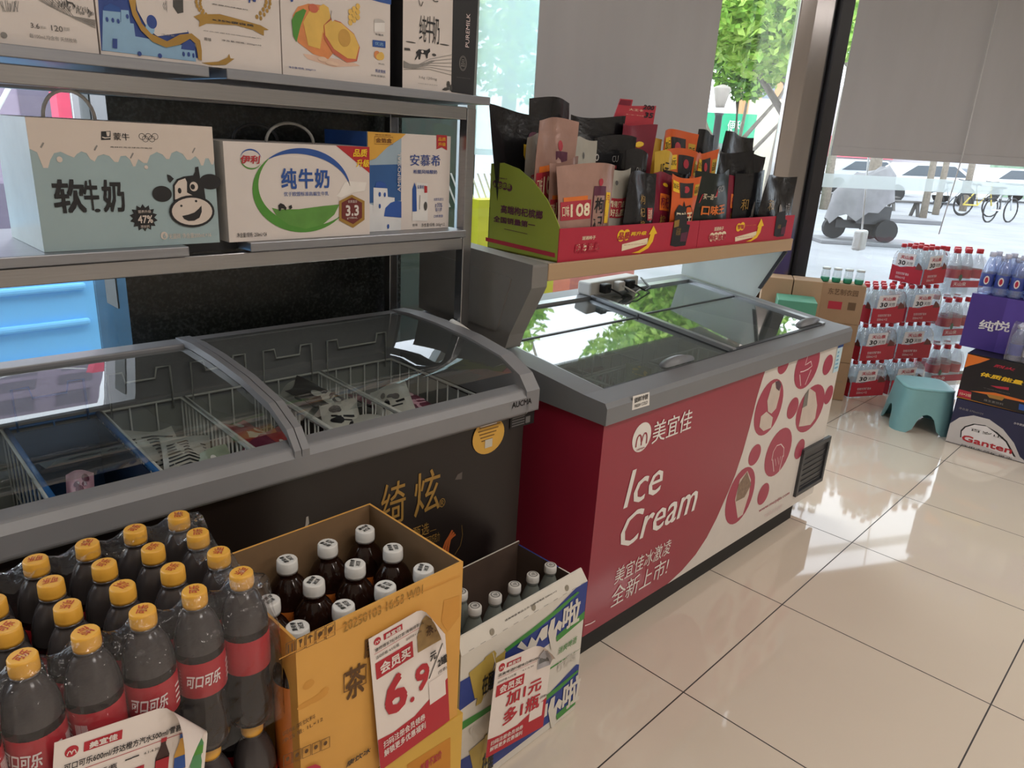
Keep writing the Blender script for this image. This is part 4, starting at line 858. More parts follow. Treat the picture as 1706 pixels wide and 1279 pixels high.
for k in range(6): A.l([(895, 360+k*10), (960, 395+k*3), (1050, 350+k*12), (1180, 325+k*24)], .0012, SK, 2)
A.p([(895, 362), (925, 378), (990, 382), (1060, 358), (1090, 356), (1040, 382), (970, 402), (895, 400)], SK, 3); A.t('3.6g 120mg', 984, 448, 1092, 480, SK); A.t('优质乳蛋白 原生高钙', 980, 490, 1096, 508, SK)
for q in [(1160, 500, 10, 22), (1150, 525, 18, 8), (1175, 520, 8, 20), (1140, 530, 16, 6)]: A.e(*q, SKD, 3, n=8)
mp = A.mp; a = mp(1255, 150); dv = Fr(A.fr.p(*mp(1282, 282)), (0, 0, 1), (-1, 0, 0)); mb.text(dv, 'PUREMILK', 0, 0, .077, .0125, PW, 0, 0, 3)
c = mp(1246, 375); mb.ring(A.fr, c[0], c[1], .0125, .0175, .0012, SK, 3); mb.ring(A.fr, c[0], c[1], .010, .0145, .0008, SK, 3); mb.text(A.fr, '品', c[0]-.006, c[1]-.008, c[0]+.006, c[1]+.009, SK, 0, 0, 3); A.t('全脂灭菌纯牛乳', 1208, 455, 1290, 468, SK)
tag(mb.build('milk_carton', bevel=.002), 'black and white pure milk carton at the right end of the top tier', 'carton', 'cartons on the top tier')
def handle(root, xa, xb, y, z, h, m):
    n = 14; MB().tube([((xa+xb)/2-(xb-xa)/2*math.cos(PI*i/n), y, z+h*math.sin(PI*i/n)) for i in range(n+1)], .0035, m, 7).build('handle', root)
# soft milk carton
S3 = 420/1706; MZ = 1.1535; y = .765
x0, x1 = xs(73, 414, y), xs(366, 399, y); zt_ = gy(200, 203, y).z; TEAL = mat('grey_teal_card', '9fb4b8', .5, noise=.02); CRM = mat('cream_card', 'd9cbc0', .5, noise=.02)
mb = sidebox(x0, y, MZ, x1, .98, zt_, TEAL, mat('pale_side_card', 'b9c8c6', .35)); A = art(mb, y, S3, 0, 180)
mb.add([(x0, y, zt_+.0005), (x1, y, zt_+.0005), (x1, .98, zt_+.0005), (x0, .98, zt_+.0005)], [(0, 1, 2, 3)], CRM)
dr = [(218, 275), (250, 300), (270, 350), (292, 405), (325, 405), (340, 350), (365, 305), (410, 295), (450, 315), (500, 335), (520, 310), (550, 293), (585, 305), (610, 345), (640, 362), (660, 325), (700, 312), (740, 325), (775, 365), (800, 365), (815, 325), (850, 322), (880, 350), (900, 395), (915, 395), (935, 345), (970, 372), (995, 372), (1015, 320), (1060, 297), (1100, 315), (1125, 345), (1145, 345), (1160, 305), (1195, 290), (1235, 310), (1265, 350), (1290, 350), (1320, 325), (1345, 350), (1360, 388), (1375, 388), (1390, 340), (1410, 340), (1430, 382), (1442, 382), (1460, 350)]
pp = [A.mp(*q) for q in dr]; pp[0] = (x0, pp[0][1]); pp[-1] = (x1, pp[-1][1]); mb.poly(A.fr, pp+[(x1, zt_), (x0, zt_)], CRM, 1)
A.e(402, 347, 20, 20, CRM); A.e(988, 400, 13, 13, CRM)
for q in [(285, 250), (648, 268), (1310, 285), (892, 320)]: A.l([(q[0]-10, q[1]+18), (q[0]+8, q[1]-16)], .0025, SK, 2)
A.p([(683, 158), (747, 155), (747, 214), (683, 216)], INK, 2); A.p([(716, 160), (742, 160), (738, 190), (722, 190)], CRM, 3); A.p([(688, 192), (710, 198), (745, 196), (745, 202), (708, 206), (690, 200)], CRM, 3)
A.t('蒙牛', 762, 165, 876, 220, INK, .012)
for q in [(960, 192), (1003, 192), (1048, 192), (982, 208), (1026, 208)]:
    c = A.mp(*q); mb.ring(A.fr, c[0], c[1], .0058, .0058, .0008, INK, 2)
A.t('奥林匹克全球合作伙伴', 742, 258, 1030, 276, INK, .01)
A.t('软', 340, 480, 590, 708, INK, .045); A.t('牛', 552, 484, 680, 690, INK, .045); A.t('奶', 678, 484, 852, 702, INK, .045); A.e(660, 692, 20, 12, INK)
c = A.mp(972, 742); mb.poly(A.fr, [(c[0]+(.026 if i % 2 else .0195)*math.cos(PI*i/14), c[1]+(.026 if i % 2 else .0195)*math.sin(PI*i/14)) for i in range(28)], INK, 2)
A.t('47%', 928, 726, 1034, 776, CRM, .02, 0, 4); A.t('营养升级', 930, 690, 1020, 708, CRM, 0, 0, 4); A.t('添加钙', 948, 792, 1010, 808, CRM, 0, 0, 4)
# plain cow head
A.e(1095, 580, 66, 54, INK, 2); A.e(1420, 498, 72, 52, INK, 2)
A.p([(1128, 448), (1150, 455), (1175, 478), (1150, 505), (1135, 490)], INK, 3); A.p([(1318, 400), (1340, 395), (1352, 470), (1300, 480), (1305, 455), (1318, 430)], INK, 3)
A.p([(1168, 520), (1195, 480), (1240, 462), (1300, 455), (1350, 470), (1378, 530), (1390, 620), (1172, 640)], INK, 3); A.p([(1180, 525), (1205, 490), (1250, 474), (1262, 500), (1262, 570), (1300, 590), (1182, 618)], CRM, 4)
A.e(1212, 558, 12, 19, INK, 5); A.e(1308, 530, 28, 32, CRM, 5); A.e(1300, 532, 15, 18, INK, 6)
A.e(1298, 698, 150, 108, INK, 5); A.e(1298, 698, 134, 92, CRM, 6); A.e(1222, 660, 8, 8, INK, 7); A.e(1322, 628, 8, 8, INK, 7)
A.p([(1228, 728), (1268, 720), (1310, 705), (1340, 680), (1358, 658), (1360, 700), (1345, 740), (1310, 760), (1270, 762), (1240, 748)], INK, 7)
A.e(1110, 862, 24, 26, CRM, 2); A.t('6', 1100, 846, 1122, 880, TEAL, .02, 0, 4); A.t('无菌砖 净含量200mL×16', 1138, 850, 1428, 872, CRM, .01)
bx = tag(mb.build('milk_carton', bevel=.003), 'grey teal soft milk carton with a cream drip edge and cartoon cow', 'carton', 'cartons on the middle tier')
handle(bx, xs(72, 195, .86), xs(158, 195, .86), .86, zt_, .05, WHITE)
# pure milk carton with red corner
y = .755; x0, x1 = xs(382, 401, y), xs(616, 384, y); zt_ = gy(500, 240, y).z
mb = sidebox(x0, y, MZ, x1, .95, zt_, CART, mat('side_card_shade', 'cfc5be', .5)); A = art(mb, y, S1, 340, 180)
a, b, c = A.mp(780, 212), A.mp(985, 385), A.mp(985, 215); mb.poly(A.fr, [(a[0], zt_), (x1, zt_), (x1, b[1])], RED, 1)
A.t('品质', 880, 240, 965, 290, YEL, .03, .15); A.t('升级', 898, 302, 976, 350, YEL, .03, .15)
RED2 = mat('brand_red', 'b52a34', .45); GRN2 = mat('meadow_green', '5e9440', .5, noise=.12, scale=30)
c = A.mp(276, 302); mb.ring(A.fr, c[0], c[1], .0232, .0205, .0028, BLUE, 2, .15, PI*.95, taper=True); mb.ring(A.fr, c[0], c[1], .0232, .0205, .0028, GREEN, 2, PI*.95, 2*PI*.93, taper=True)
A.t('伊利', 212, 278, 332, 330, RED2, .03, .12)
cc = A.mp(590, 490); ru = A.mp(865, 490)[0]-cc[0]; rv = cc[1]-A.mp(590, 735)[1]
mb.ring(A.fr, cc[0], cc[1], ru, rv, .014, BLUE, 2, .12, 2.35, taper=True); mb.ring(A.fr, cc[0], cc[1], ru, rv, .020, GREEN, 2, 2.3, 5.6, taper=True)
A.p([(400, 590), (440, 600), (560, 598), (700, 580), (800, 570), (770, 630), (700, 690), (600, 715), (500, 690), (430, 640)], GRN2, 2)
A.p([(436, 575), (450, 562), (470, 570), (486, 590), (480, 606), (470, 595), (455, 592), (450, 608), (442, 608)], INK, 4); A.p([(498, 580), (515, 572), (520, 590), (505, 600)], INK, 4)
A.t('纯', 452, 355, 548, 478, BLUE, .028); A.t('牛', 556, 357, 646, 476, BLUE, .028); A.t('奶', 652, 358, 742, 474, BLUE, .028); A.t('优于欧盟标准高端生牛乳', 470, 495, 736, 518, BLUE, .01)
hx = [(872, 512), (948, 550), (948, 660), (880, 708), (798, 665), (798, 550)]; A.p(hx, GOLD, 3); hx2 = [(872, 528), (932, 560), (932, 648), (880, 686), (812, 652), (812, 560)]; A.p(hx2, mat('maroon_badge', '6d2a2a', .4), 4)
A.t('3.3', 834, 574, 912, 636, CART, .03, 0, 6); A.t('优质蛋白', 848, 545, 900, 560, CART, 0, 0, 6); A.t('g/100mL', 842, 644, 904, 656, CART, 0, 0, 6)
A.p([(780, 520), (800, 500), (830, 440), (860, 432), (960, 440), (950, 490), (880, 500), (810, 530)], mat('milk_splash', 'e8e2dc', .4), 2)
A.t('净含量/规格: 250mL×24', 192, 738, 370, 758, INK)
bx = tag(mb.build('milk_carton', bevel=.003), 'white pure milk carton with a blue and green swoosh and red corner', 'carton', 'cartons on the middle tier')
handle(bx, xs(443, 225, .83), xs(522, 232, .83), .83, zt_, .042, GREYP); handle(bx, xs(388, 222, .93), xs(462, 228, .93), .93, zt_, .035, DARKP)
# tall yoghurt carton behind it
y = .795; x0, x1 = xs(612, 380, y), xs(749, 300, y); zt_ = gy(680, 223, y).z
mb = sidebox(x0, y, MZ, x1, .98, zt_, CART, BLUE); A = art(mb, y, S1, 340, 180); YB = mat('amber_card', 'd9a441', .45, noise=.05)
SKY2 = mat('sky_photo', '9fb4c4', .5, noise=.08, scale=8); SEA = mat('sea_photo', '2c5a95', .5)
mp = A.mp; s_ = mp(1165, 500)[0]; v = lambda yy: mp(1060, yy)[1]
mb.poly(A.fr, [(x0, MZ), (s_, MZ), (s_, zt_), (x0, zt_)], SKY2, 1); mb.poly(A.fr, [(x0, v(560)), (s_, v(550)), (s_, v(330)), (x0, v(340))], SEA, 2); mb.poly(A.fr, [(x0, MZ), (s_, MZ), (s_, v(640)), (x0, v(560))], mat('white_wall_photo', 'dfe0e2', .5), 3)
A.p([(1000, 470), (1082, 475), (1085, 525), (1125, 530), (1125, 590), (1000, 620)], MC['white_wall_photo'], 4); A.p([(1062, 640), (1070, 590), (1100, 560), (1135, 548), (1165, 552), (1165, 648)], mat('dome_blue', '2a54a4', .45), 5); A.p([(1008, 470), (1015, 440), (1042, 432), (1070, 445), (1078, 472)], MC['dome_blue'], 5)
for q in [(1036, 510, 7, 14), (1066, 512, 6, 14), (1036, 580, 6, 14), (1086, 700, 6, 14)]: A.e(*q, MC['dome_blue'], 6)
mb.poly(A.fr, [(x0, v(315)), (mp(1010, 300)[0], v(300)), (mp(1080, 230)[0], v(230)), (mp(1165, 170)[0], v(170)), (mp(1190, 152)[0], zt_), (x0, zt_)], YB, 7); A.t('金箔盒', 1010, 175, 1105, 208, mat('dark_gold_ink', '7a4d18', .5), .03, 0, 9); A.l([(1003, 168), (1112, 172), (1112, 215), (1003, 212), (1003, 168)], .001, MC['dark_gold_ink'], 9); A.t('限定珍藏款', 1008, 152, 1100, 166, MC['dark_gold_ink'], 0, 0, 9)
dv = Fr(A.fr.p(*mp(1158, 494)), (0, 0, 1), (-1, 0, 0)); mb.text(dv, 'AMBPOSIAL', 0, 0, .095, .0098, CART, .004, 0, 9)
mb.poly(A.fr, [mp(1375, 158), mp(1437, 162), mp(1437, 250), mp(1406, 232), mp(1375, 244)], RED2, 2); A.t('品质', 1384, 172, 1428, 196, YEL, .01, 0, 4); A.t('升级', 1384, 202, 1428, 226, YEL, .01, 0, 4)
A.t('安慕希', 1218, 272, 1396, 345, SB1, .012); A.t('希腊风味酸奶', 1236, 364, 1378, 390, SB1, .015)
A.p([(1232, 480), (1245, 440), (1258, 480), (1258, 612), (1232, 612)], BLUE, 2); A.p([(1254, 440), (1322, 446), (1322, 668), (1232, 666), (1232, 615), (1258, 610)], mat('brick_pack', 'e4e2e0', .4), 3); A.t('安慕希', 1260, 455, 1298, 478, SB1, .01, 0, 5); A.p([(1300, 458), (1318, 462), (1318, 500), (1302, 502)], RED2, 5); A.e(1308, 580, 10, 26, SKD, 5); A.l([(1275, 515), (1272, 600)], .002, SK, 5)
A.t('≥35%', 1366, 562, 1408, 586, SB1, .015); A.t('蛋白质', 1368, 590, 1406, 610, SB1); A.t('优质乳蛋白', 1358, 532, 1414, 548, SB1); A.t('口感更醇', 1358, 632, 1412, 646, SB1)
c = mp(1386, 590); mb.ring(A.fr, c[0], c[1], .0105, .0135, .0005, SK, 2); A.t('原味', 1232, 684, 1262, 700, SKD); A.t('净含量/规格: 205g×12', 1285, 682, 1422, 700, SKD)
tag(mb.build('yogurt_carton', bevel=.003), 'tall white and blue yoghurt carton with a yellow corner by the rack post', 'carton', 'cartons on the middle tier')
# ================================================================== snack trays and pouches on the riser
OL = mat('olive_green_card', '99a63a', .5, noise=.03); CRD = mat('crimson_card', 'b5283f', .45, noise=.02); INNER = mat('tray_inner_dark', '20402c', .6); PUR = mat('plum_ink', '5d2740', .5); CREAM = mat('cream_print', 'efe0c0', .5)
TR = F2.location; TA = F2.rotation_euler.z; BZ = 1.0755
yf = .297
def lfront(y): return front(0, y, 0)
m0 = CM(lfront(yf), F2)
S5, S6 = 300/1238, 320/1411
xa, xb, xc = m0(931, 410)[0], m0(1163, 390)[0], m0(1321, 378)[0]; zf = BZ+.092; DEP = .29
for k, (u0, u1) in enumerate(((xa, xb-.001), (xb+.001, xc))):
    t = thing('display_tray', ['crimson fronted snack display tray with a curved olive green end panel', 'crimson fronted snack display tray at the right end of the riser shelf'][k], 'display tray', TR, TA, 'snack display trays')
    MB().box(u0, yf+.003, BZ, u1, yf+DEP, BZ+.004, CRD).box(u0, yf+DEP-.003, BZ+.004, u1, yf+DEP, BZ+.12, INNER).build('base', t)
    mb = MB().box(u0, yf, BZ, u1, yf+.003, zf, CRD); fr = lfront(yf)
    A = Art(mb, fr, CM(fr, F2, S6, 1040, 150)); B5 = Art(mb, fr, CM(fr, F2, S5, 780, 140))
    if k == 0:
        B5.t('湖湘柿子', 782, 1046, 872, 1066, CREAM, .02); B5.t('枸杞槟榔', 730, 1098, 902, 1152, CRD, .03, 0, 5)
        c = [B5.mp(755+q*44, 1124-q*2) for q in range(4)]
        for q in c: mb.ell(fr, q[0], q[1], .0088, .0105, CREAM, 2)
        B5.t('品质', 1030, 1018, 1110, 1066, CRD, .03, .1, 5); B5.e(1050, 1042, 26, 40, YEL); B5.e(1088, 1036, 24, 38, YEL); B5.t('再升级', 1116, 1016, 1222, 1036, YEL, .03, .15)
        A.p([(-18, 1132), (172, 1085), (168, 1130), (-22, 1182)], CREAM, 2); A.t('看得见的好品质', -10, 1140, 164, 1122, CRD, .02, .1, 4)
        A.p([(176, 1060), (212, 995), (238, 1052), (220, 1058), (206, 1110), (172, 1160), (110, 1196), (50, 1196), (100, 1180), (160, 1140), (190, 1058)], YEL, 4)
        A.p([(335, 1140), (372, 920), (460, 910), (456, 985), (480, 990), (446, 1140), (370, 1150)], BK, 4); A.t('枸杞槟榔', 372, 1070, 412, 1010, GOLD, 0, 0, 6); A.p([(415, 1050), (462, 1040), (448, 1110), (405, 1112)], PUR, 5); A.p([(365, 960), (402, 950), (396, 1000), (360, 1010)], GOLD, 5)
    else:
        A.t('湖湘柿子', 660, 1005, 725, 1030, CREAM, .02); A.t('枸杞槟榔', 622, 1062, 744, 1098, CRD, .03, 0, 5)
        for q in range(4): A.e(640+q*29, 1080-q*4, 19, 32, CREAM)
        A.e(838, 1008, 18, 30, YEL); A.e(866, 1000, 18, 30, YEL); A.t('品质', 826, 1022, 880, 986, CRD, .03, 0, 5); A.t('再升级', 888, 994, 968, 990, YEL, .03, .12)
        A.p([(812, 1080), (970, 1036), (966, 1076), (812, 1112)], CREAM, 2); A.t('看得见的好品质', 820, 1082, 960, 1072, CRD, .02, .1, 4)
        A.p([(972, 1010), (1004, 942), (1022, 995), (1008, 1000), (996, 1045), (970, 1085), (925, 1112), (890, 1112), (930, 1095), (965, 1060), (982, 1002)], YEL, 4)
        A.p([(1095, 1070), (1120, 900), (1182, 885), (1180, 950), (1194, 955), (1168, 1072), (1120, 1078)], BK, 4); A.t('枸杞槟榔', 1120, 1020, 1148, 985, GOLD, 0, 0, 6); A.p([(1152, 1010), (1184, 1000), (1174, 1055), (1144, 1060)], PUR, 5)
    mb.build('front_panel', t)
    # end panels with a swept curve
    for x, mm, sgn in ((u0, OL if k == 0 else INNER, -1), (u1-.003, INNER, 1)):
        hb = .25 if k == 0 and sgn < 0 else .15
        pr = [(yf+.003, BZ), (yf+DEP, BZ), (yf+DEP, BZ+hb*.98), (yf+DEP*.82, BZ+hb), (yf+DEP*.6, BZ+hb*.95), (yf+DEP*.4, BZ+hb*.84), (yf+DEP*.2, BZ+hb*.66), (yf+DEP*.08, BZ+hb*.5), (yf+.003, BZ+hb*.38)]
        pb = MB().prism(pr, 'x', x, x+.003, mm)
        if mm is OL:
            f2 = left(x, 0, 0); P5 = Art(pb, f2, CM(f2, F2, S5, 780, 140))
            P5.t('高端枸杞槟榔', 228, 828, 512, 932, PUR, .03); P5.t('全国销量第一', 178, 902, 462, 995, PUR, .03)
            for q in range(4): P5.e(190+q*32, 685+q*9, 19, 26, PUR)
            P5.t('枸杞槟榔', 178, 674, 294, 722, OL, .02, 0, 5); P5.t('湖湘柿子', 206, 640, 272, 658, PUR, .02); P5.p([(122, 1052), (598, 1162), (598, 1192), (122, 1078)], CRD, 2); P5.l([(250, 995), (410, 1030)], .0015, PUR)
        pb.build('end_panel', t)
# pouches
FB = mat('black_foil', '17171b', .26, bump=.5, scale=16, noise=.2); FP = mat('dusty_pink_foil', 'b08c80', .28, .25, bump=.5, scale=14, noise=.12); FWt = mat('clear_white_pouch', 'b5b1a6', .35, bump=.25, scale=14, noise=.08)
FR = mat('maroon_foil', '7c1c34', .3, bump=.25, scale=14); FO = mat('orange_foil', 'd8612c', .35, bump=.2, scale=14); FY = mat('yellow_foil', 'c9a53a', .35, bump=.2, scale=14); FG = mat('black_green_foil', '16201c', .3, bump=.2, scale=14); FRD = mat('red_card', 'b32f3f', .45)
ORG = mat('orange_print', 'e0762c', .4)
def pouch(style, xl, xr, yt, y, label, lean=0, rz=0, zb=0, t=.05, tp=0, seed=None):
    global PN
    PN += 1; f = CM(lfront(y), F2); z0 = BZ+.004+zb
    a, b = f(xl, yt), f(xr, yt); wd = max(.03, b[0]-a[0]); h = max(.08, f((xl+xr)/2, yt)[1]-z0)
    wd = wd*(1-tp); s = Soft(wd, h, t*.75, 'pouch', seed or PN*3, -tp/(1-tp) if tp else 0); mb = MB(); n = 12
    m = {'black': FB, 'blackgold': FB, 'pink': FP, 'clear': FWt, 'red': FR, 'orange': FO, 'yellow': FY, 'green': FG, 'badge': FB, 'plain': FB, 'strip': FB}[style]
    s.mesh(mb, m, None, n, 14); fr = s.fr(); T = lambda q, u0, v0, u1, v1, mm, bo=.015, d=5: mb.text(fr, q, u0*wd, v0*h, u1*wd, v1*h, mm, bo, 0, d)
    Qd = lambda u0, v0, u1, v1, mm, d=3: [mb.quad(fr, (u0+(u1-u0)*i/4)*wd, v0*h, (u0+(u1-u0)*(i+1)/4)*wd, v1*h, mm, d) for i in range(4)]
    if style == 'pink':
        Qd(-.47, .42, .0, .62, FRD); Qd(-.42, .62, -.06, .665, ORG); T('108', -.32, .45, -.02, .59, CREAM, .03); T('口味', -.45, .46, -.34, .58, CREAM)
        Qd(.03, .06, .29, .76, PUR); Qd(.045, .075, .275, .66, FP, 4); T('枸', .06, .47, .26, .64, INK, .02, 7); T('杞', .06, .28, .26, .45, INK, .02, 7); T('槟', .06, .09, .26, .26, INK, .02, 7); Qd(.32, .36, .43, .70, YEL); T('品', .33, .58, .42, .67, FRD); T('质', .33, .44, .42, .53, FRD)
        mb.ell(fr, .15*wd, .80*h, .05*wd, .04*h, FRD, 3, 10)
    elif style == 'clear':
        Qd(-.3, .42, .42, .66, FRD); T('看得见的', -.24, .55, .38, .63, CREAM, .02); T('好品质', -.2, .44, .36, .53, CREAM, .02); mb.ell(fr, 0, .85*h, .05*wd, .03*h, GREYINK, 3, 10)
        for k in range(4): mb.ell(fr, (-.2+.13*k)*wd, (.16+.05*(k % 2))*h, .1*wd, .06*h, mat('nut_beige', 'b8a98c', .6), 3, 10)
    elif style == 'strip':
        Qd(.1, .25, .42, .78, YEL); T('枸', .14, .58, .38, .74, INK, .04); T('杞', .14, .42, .38, .56, INK, .04); T('槟', .14, .28, .38, .40, INK, .04); mb.ell(fr, .26*wd, .84*h, .08*wd, .04*h, PUR, 3, 10)
    elif style == 'badge':
        Qd(-.14, .55, .18, .68, ORG); T('槟榔', -.1, .57, .14, .66, INK); T('CU', -.06, .76, .08, .82, SK); Qd(-.04, .70, .06, .73, FRD)
    elif style == 'blackgold':
        T('枸', -.05, .60, .12, .72, GOLD); T('杞', -.05, .44, .12, .56, GOLD); T('槟', -.05, .28, .12, .40, GOLD); T('榔', -.05, .12, .12, .24, GOLD); Qd(.2, .4, .42, .56, FRD); T('品质', .22, .42, .4, .54, CREAM)
    elif style == 'red':
        Qd(-.12, .5, .3, .72, ORG); T('枸杞', -.08, .53, .26, .69, FR, .02); T('槟', -.1, .28, .16, .44, GOLD); T('榔', -.1, .1, .16, .25, GOLD); mb.ell(fr, .1*wd, .84*h, .12*wd, .025*h, YEL, 3, 12)
    elif style == 'orange':
        Qd(-.46, .78, -.2, .93, YEL); T('20元', -.44, .82, -.22, .9, INK); Qd(-.16, .72, .24, .93, BK); mb.ell(fr, .04*wd, .84*h, .08*wd, .05*h, FRD, 5, 10); Qd(.3, .74, .46, .9, FY); T('品质', .31, .77, .45, .87, INK)
        mb.poly(fr, [(-.38*wd, .5*h), (-.2*wd, .62*h), (-.05*wd, .60*h), (0, .68*h), (.05*wd, .60*h), (.2*wd, .62*h), (.38*wd, .5*h), (.3*wd, .24*h), (0, .16*h), (-.3*wd, .24*h)], BK, 4); T('口味王', -.3, .36, .3, .52, CREAM, .03, 7); Qd(-.22, .06, .22, .12, BK)
    elif style == 'yellow':
        T('15元', -.2, .72, .2, .88, INK); Qd(-.4, .5, .4, .56, ORG)
    elif style == 'green':
        T('口味王', -.34, .42, .34, .56, ORG, .03); T('GO', -.02, .74, .24, .83, GREYP, .02); mb.poly(fr, [(-.4*wd, .58*h), (0, .68*h), (.02*wd, .80*h), (-.36*wd, .70*h)], FRD, 3); T('买一送一', -.34, .64, -.02, .72, CREAM)
    elif style == 'black':
        T('和', -.32, .45, -.12, .62, GOLD, 0); mb.ell(fr, .1*wd, .42*h, .05*wd, .14*h, SK, 3, 10); mb.ell(fr, .06*wd, .3*h, .09*wd, .05*h, SKD, 3, 10); T('木南', .26, .4, .38, .58, SK, 0)
    o = mb.build('snack_pouch', origin=(0, 0, 0)); o.location = xform(F2) @ Vector(((a[0]+b[0])/2, y, z0)); o.rotation_euler = (-lean, 0, TA+rz)
    if style == 'clear':                                  # hang loop on the right shoulder
        tb = MB(); c = (wd*.56, 0, h*.84); tb.tube([(c[0]+.007*math.cos(q*PI/6), c[1], c[2]+.009*math.sin(q*PI/6)) for q in range(12)], .0016, WHITE, 5, True); tb.build('hang_loop', o)
    tag(o, label, 'snack pouch', 'snack pouches in the display trays'); return o
PN = 0
Y1, Y2, Y3, Y4 = .330, .39, .45, .52
pouch('strip', 812, 918, 184, .555, 'big black pouch with a yellow strip at the left end of the tray', .0, 0, 0, .05, .6)
pouch('plain', 884, 954, 166, Y4+.05, 'plain black pouch sticking up behind the yellow striped black pouch', 0, 0, 0, .03)
pouch('badge', 958, 1034, 193, Y4, 'wide black pouch with a small orange badge behind the pink pouches', .0, 0, 0, .045)
pouch('badge', 996, 1054, 228, Y3+.01, 'black pouch with orange badge standing lower in front of the wide black one', 0, 0, 0, .035)
pouch('clear', 874, 912, 226, .515, 'milky clear pouch squeezed between the yellow strip and the upper pink pouch', 0, .1, 0, .035)
pouch('pink', 893, 964, 200, Y2+.03, 'dusty pink foil pouch standing highest in the tray', 0, 0, 0, .04)
pouch('clear', 956, 995, 231, Y3-.01, 'white hang hole pouch behind and right of the highest pink pouch', 0, 0, 0, .035)
pouch('pink', 918, 966, 266, Y1+.045, 'dusty pink pouch half hidden at the left behind the front pink one', 0, .05, 0, .03)
pouch('pink', 936, 1024, 275, Y1, 'front dusty pink pouch nearest the olive green end panel', 0, 0, 0, .05)
pouch('clear', 1010, 1046, 280, Y1+.035, 'white hang hole pouch just right of the front dusty pink pouch', 0, -.08, 0, .03)
pouch('badge', 1046, 1078, 252, Y2, 'small black pouch with orange badge in front of the maroon one', 0, 0, 0, .03)
pouch('red', 1038, 1090, 207, Y3+.03, 'tall maroon pouch beneath the red price card', 0, 0, 0, .04)
pouch('yellow', 1064, 1102, 226, Y3+.075, 'yellow pouch peeping out behind the maroon one', 0, 0, 0, .03)
pouch('yellow', 1094, 1120, 254, Y2+.01, 'narrow yellow pouch left of the middle orange pouch', 0, 0, 0, .025)
pouch('orange', 1106, 1160, 219, Y4-.01, 'orange pouch standing highest at the back', 0, 0, 0, .04)
pouch('orange', 1117, 1162, 251, Y3-.01, 'orange pouch in the middle row below the highest orange one', 0, 0, 0, .035)
pouch('orange', 1163, 1195, 252, Y3-.01, 'narrow orange pouch in the middle row left of the black pouches', 0, 0, 0, .035)
pouch('plain', 1161, 1196, 220, Y4, 'narrow black pouch beside the highest orange pouch', 0, 0, 0, .035)
pouch('plain', 1197, 1265, 224, Y4, 'wide plain black pouch at the back in front of the lamp post view', 0, 0, 0, .045)
pouch('plain', 1199, 1250, 252, Y3-.01, 'plain black pouch in the middle row below the wide one', 0, 0, 0, .035)
pouch('plain', 1250, 1272, 258, Y3, 'narrow black pouch at the right end of the middle row', 0, 0, 0, .03)
pouch('blackgold', 1044, 1098, 287, Y1, 'front black pouch with gold lettering and a red square', 0, 0, 0, .045)
pouch('plain', 1110, 1150, 286, Y2-.01, 'black pouch hidden behind the front maroon and orange ones', 0, 0, 0, .025)
pouch('red', 1088, 1126, 290, Y1+.03, 'front maroon pouch left of the front orange pouch', 0, -.15, 0, .03)
pouch('orange', 1124, 1163, 293, Y1-.005, 'front orange pouch with a black shield', 0, 0, 0, .03)
pouch('green', 1160, 1222, 285, Y1+.005, 'front black and green pouch with orange letters', 0, 0, 0, .045)
pouch('red', 1212, 1235, 296, Y2-.01, 'slim maroon pouch tucked behind the black and green one', 0, 0, 0, .025)
pouch('black', 1230, 1277, 286, Y1+.035, 'front row black pouch second from the right end', 0, 0, 0, .035)
pouch('black', 1270, 1330, 293, Y1, 'front row black pouch at the far right end', 0, 0, 0, .045)
# red price card standing among the pouches
f = CM(lfront(.515), F2, S5, 780, 140); t = thing('price_card', 'red price card reading 200 and 35 raised above the maroon pouch', 'sign', TR, TA)
pt = [f(*q) for q in ((985, 265), (1045, 100), (1130, 108), (1120, 150), (1290, 150), (1265, 300), (1150, 480), (1000, 470))]
mb = MB().prism(pt, 'y', .513, .516, FRD); fr = lfront(.513); A = Art(mb, fr, CM(fr, F2, S5, 780, 140))
A.t('大王卡', 1105, 165, 1200, 192, CREAM, .01); A.t('买一送一享优惠', 1082, 205, 1205, 222, CREAM, .01); A.t('200', 1202, 140, 1275, 182, BK, .03, .15); A.t('35', 1210, 192, 1268, 236, BK, .03, .15); A.p([(1030, 140), (1048, 108), (1122, 114), (1112, 150)], FR, 2); A.t('山', 1095, 318, 1140, 342, GOLD, .02)
mb.build('card', t); MB().box(f(1120, 300)[0]-.004, .517, BZ+.004, f(1120, 300)[0]+.004, .521, f(1120, 300)[1], DARKP).build('stick', t)
# ================================================================== drinks stacked in front of the brown freezer
COLA = mat('dark_cola', '1c1312', .12, noise=.1, spec=.35); NECK = mat('clear_grey_neck', '403b3b', .15, noise=.06); CAPY = mat('yellow_cap', 'e2a840', .4, noise=.03); LBR = mat('cola_label_red', 'b0232f', .35, noise=.03); LIGHT = mat('label_white', 'e8dcd8', .45)
def around(r, zc, a0=-PI/2):           # wrap u round a bottle; u=0 faces a0
    return Fr((0, 0, 0), None, None, lambda u, v, d: ((r+d)*math.cos(a0+u/r), (r+d)*math.sin(a0+u/r), zc+v))
CAPRED = mat('cap_print_red', 'b5402c', .5)
def cap(mb, r, z0, h, m, deco=None, n=20):
    V = [(r*.97, z0), (r, z0+h*.22), (r*.99, z0+h*.26), (r, z0+h*.3), (r*.97, z0+h*.9), (r*.88, z0+h)]
    mb.lathe(V, m, n=n)
    if deco:
        fr = Fr((0, 0, z0+h), (.8, .6, 0), (-.6, .8, 0)); deco(mb, fr, r)
    return mb
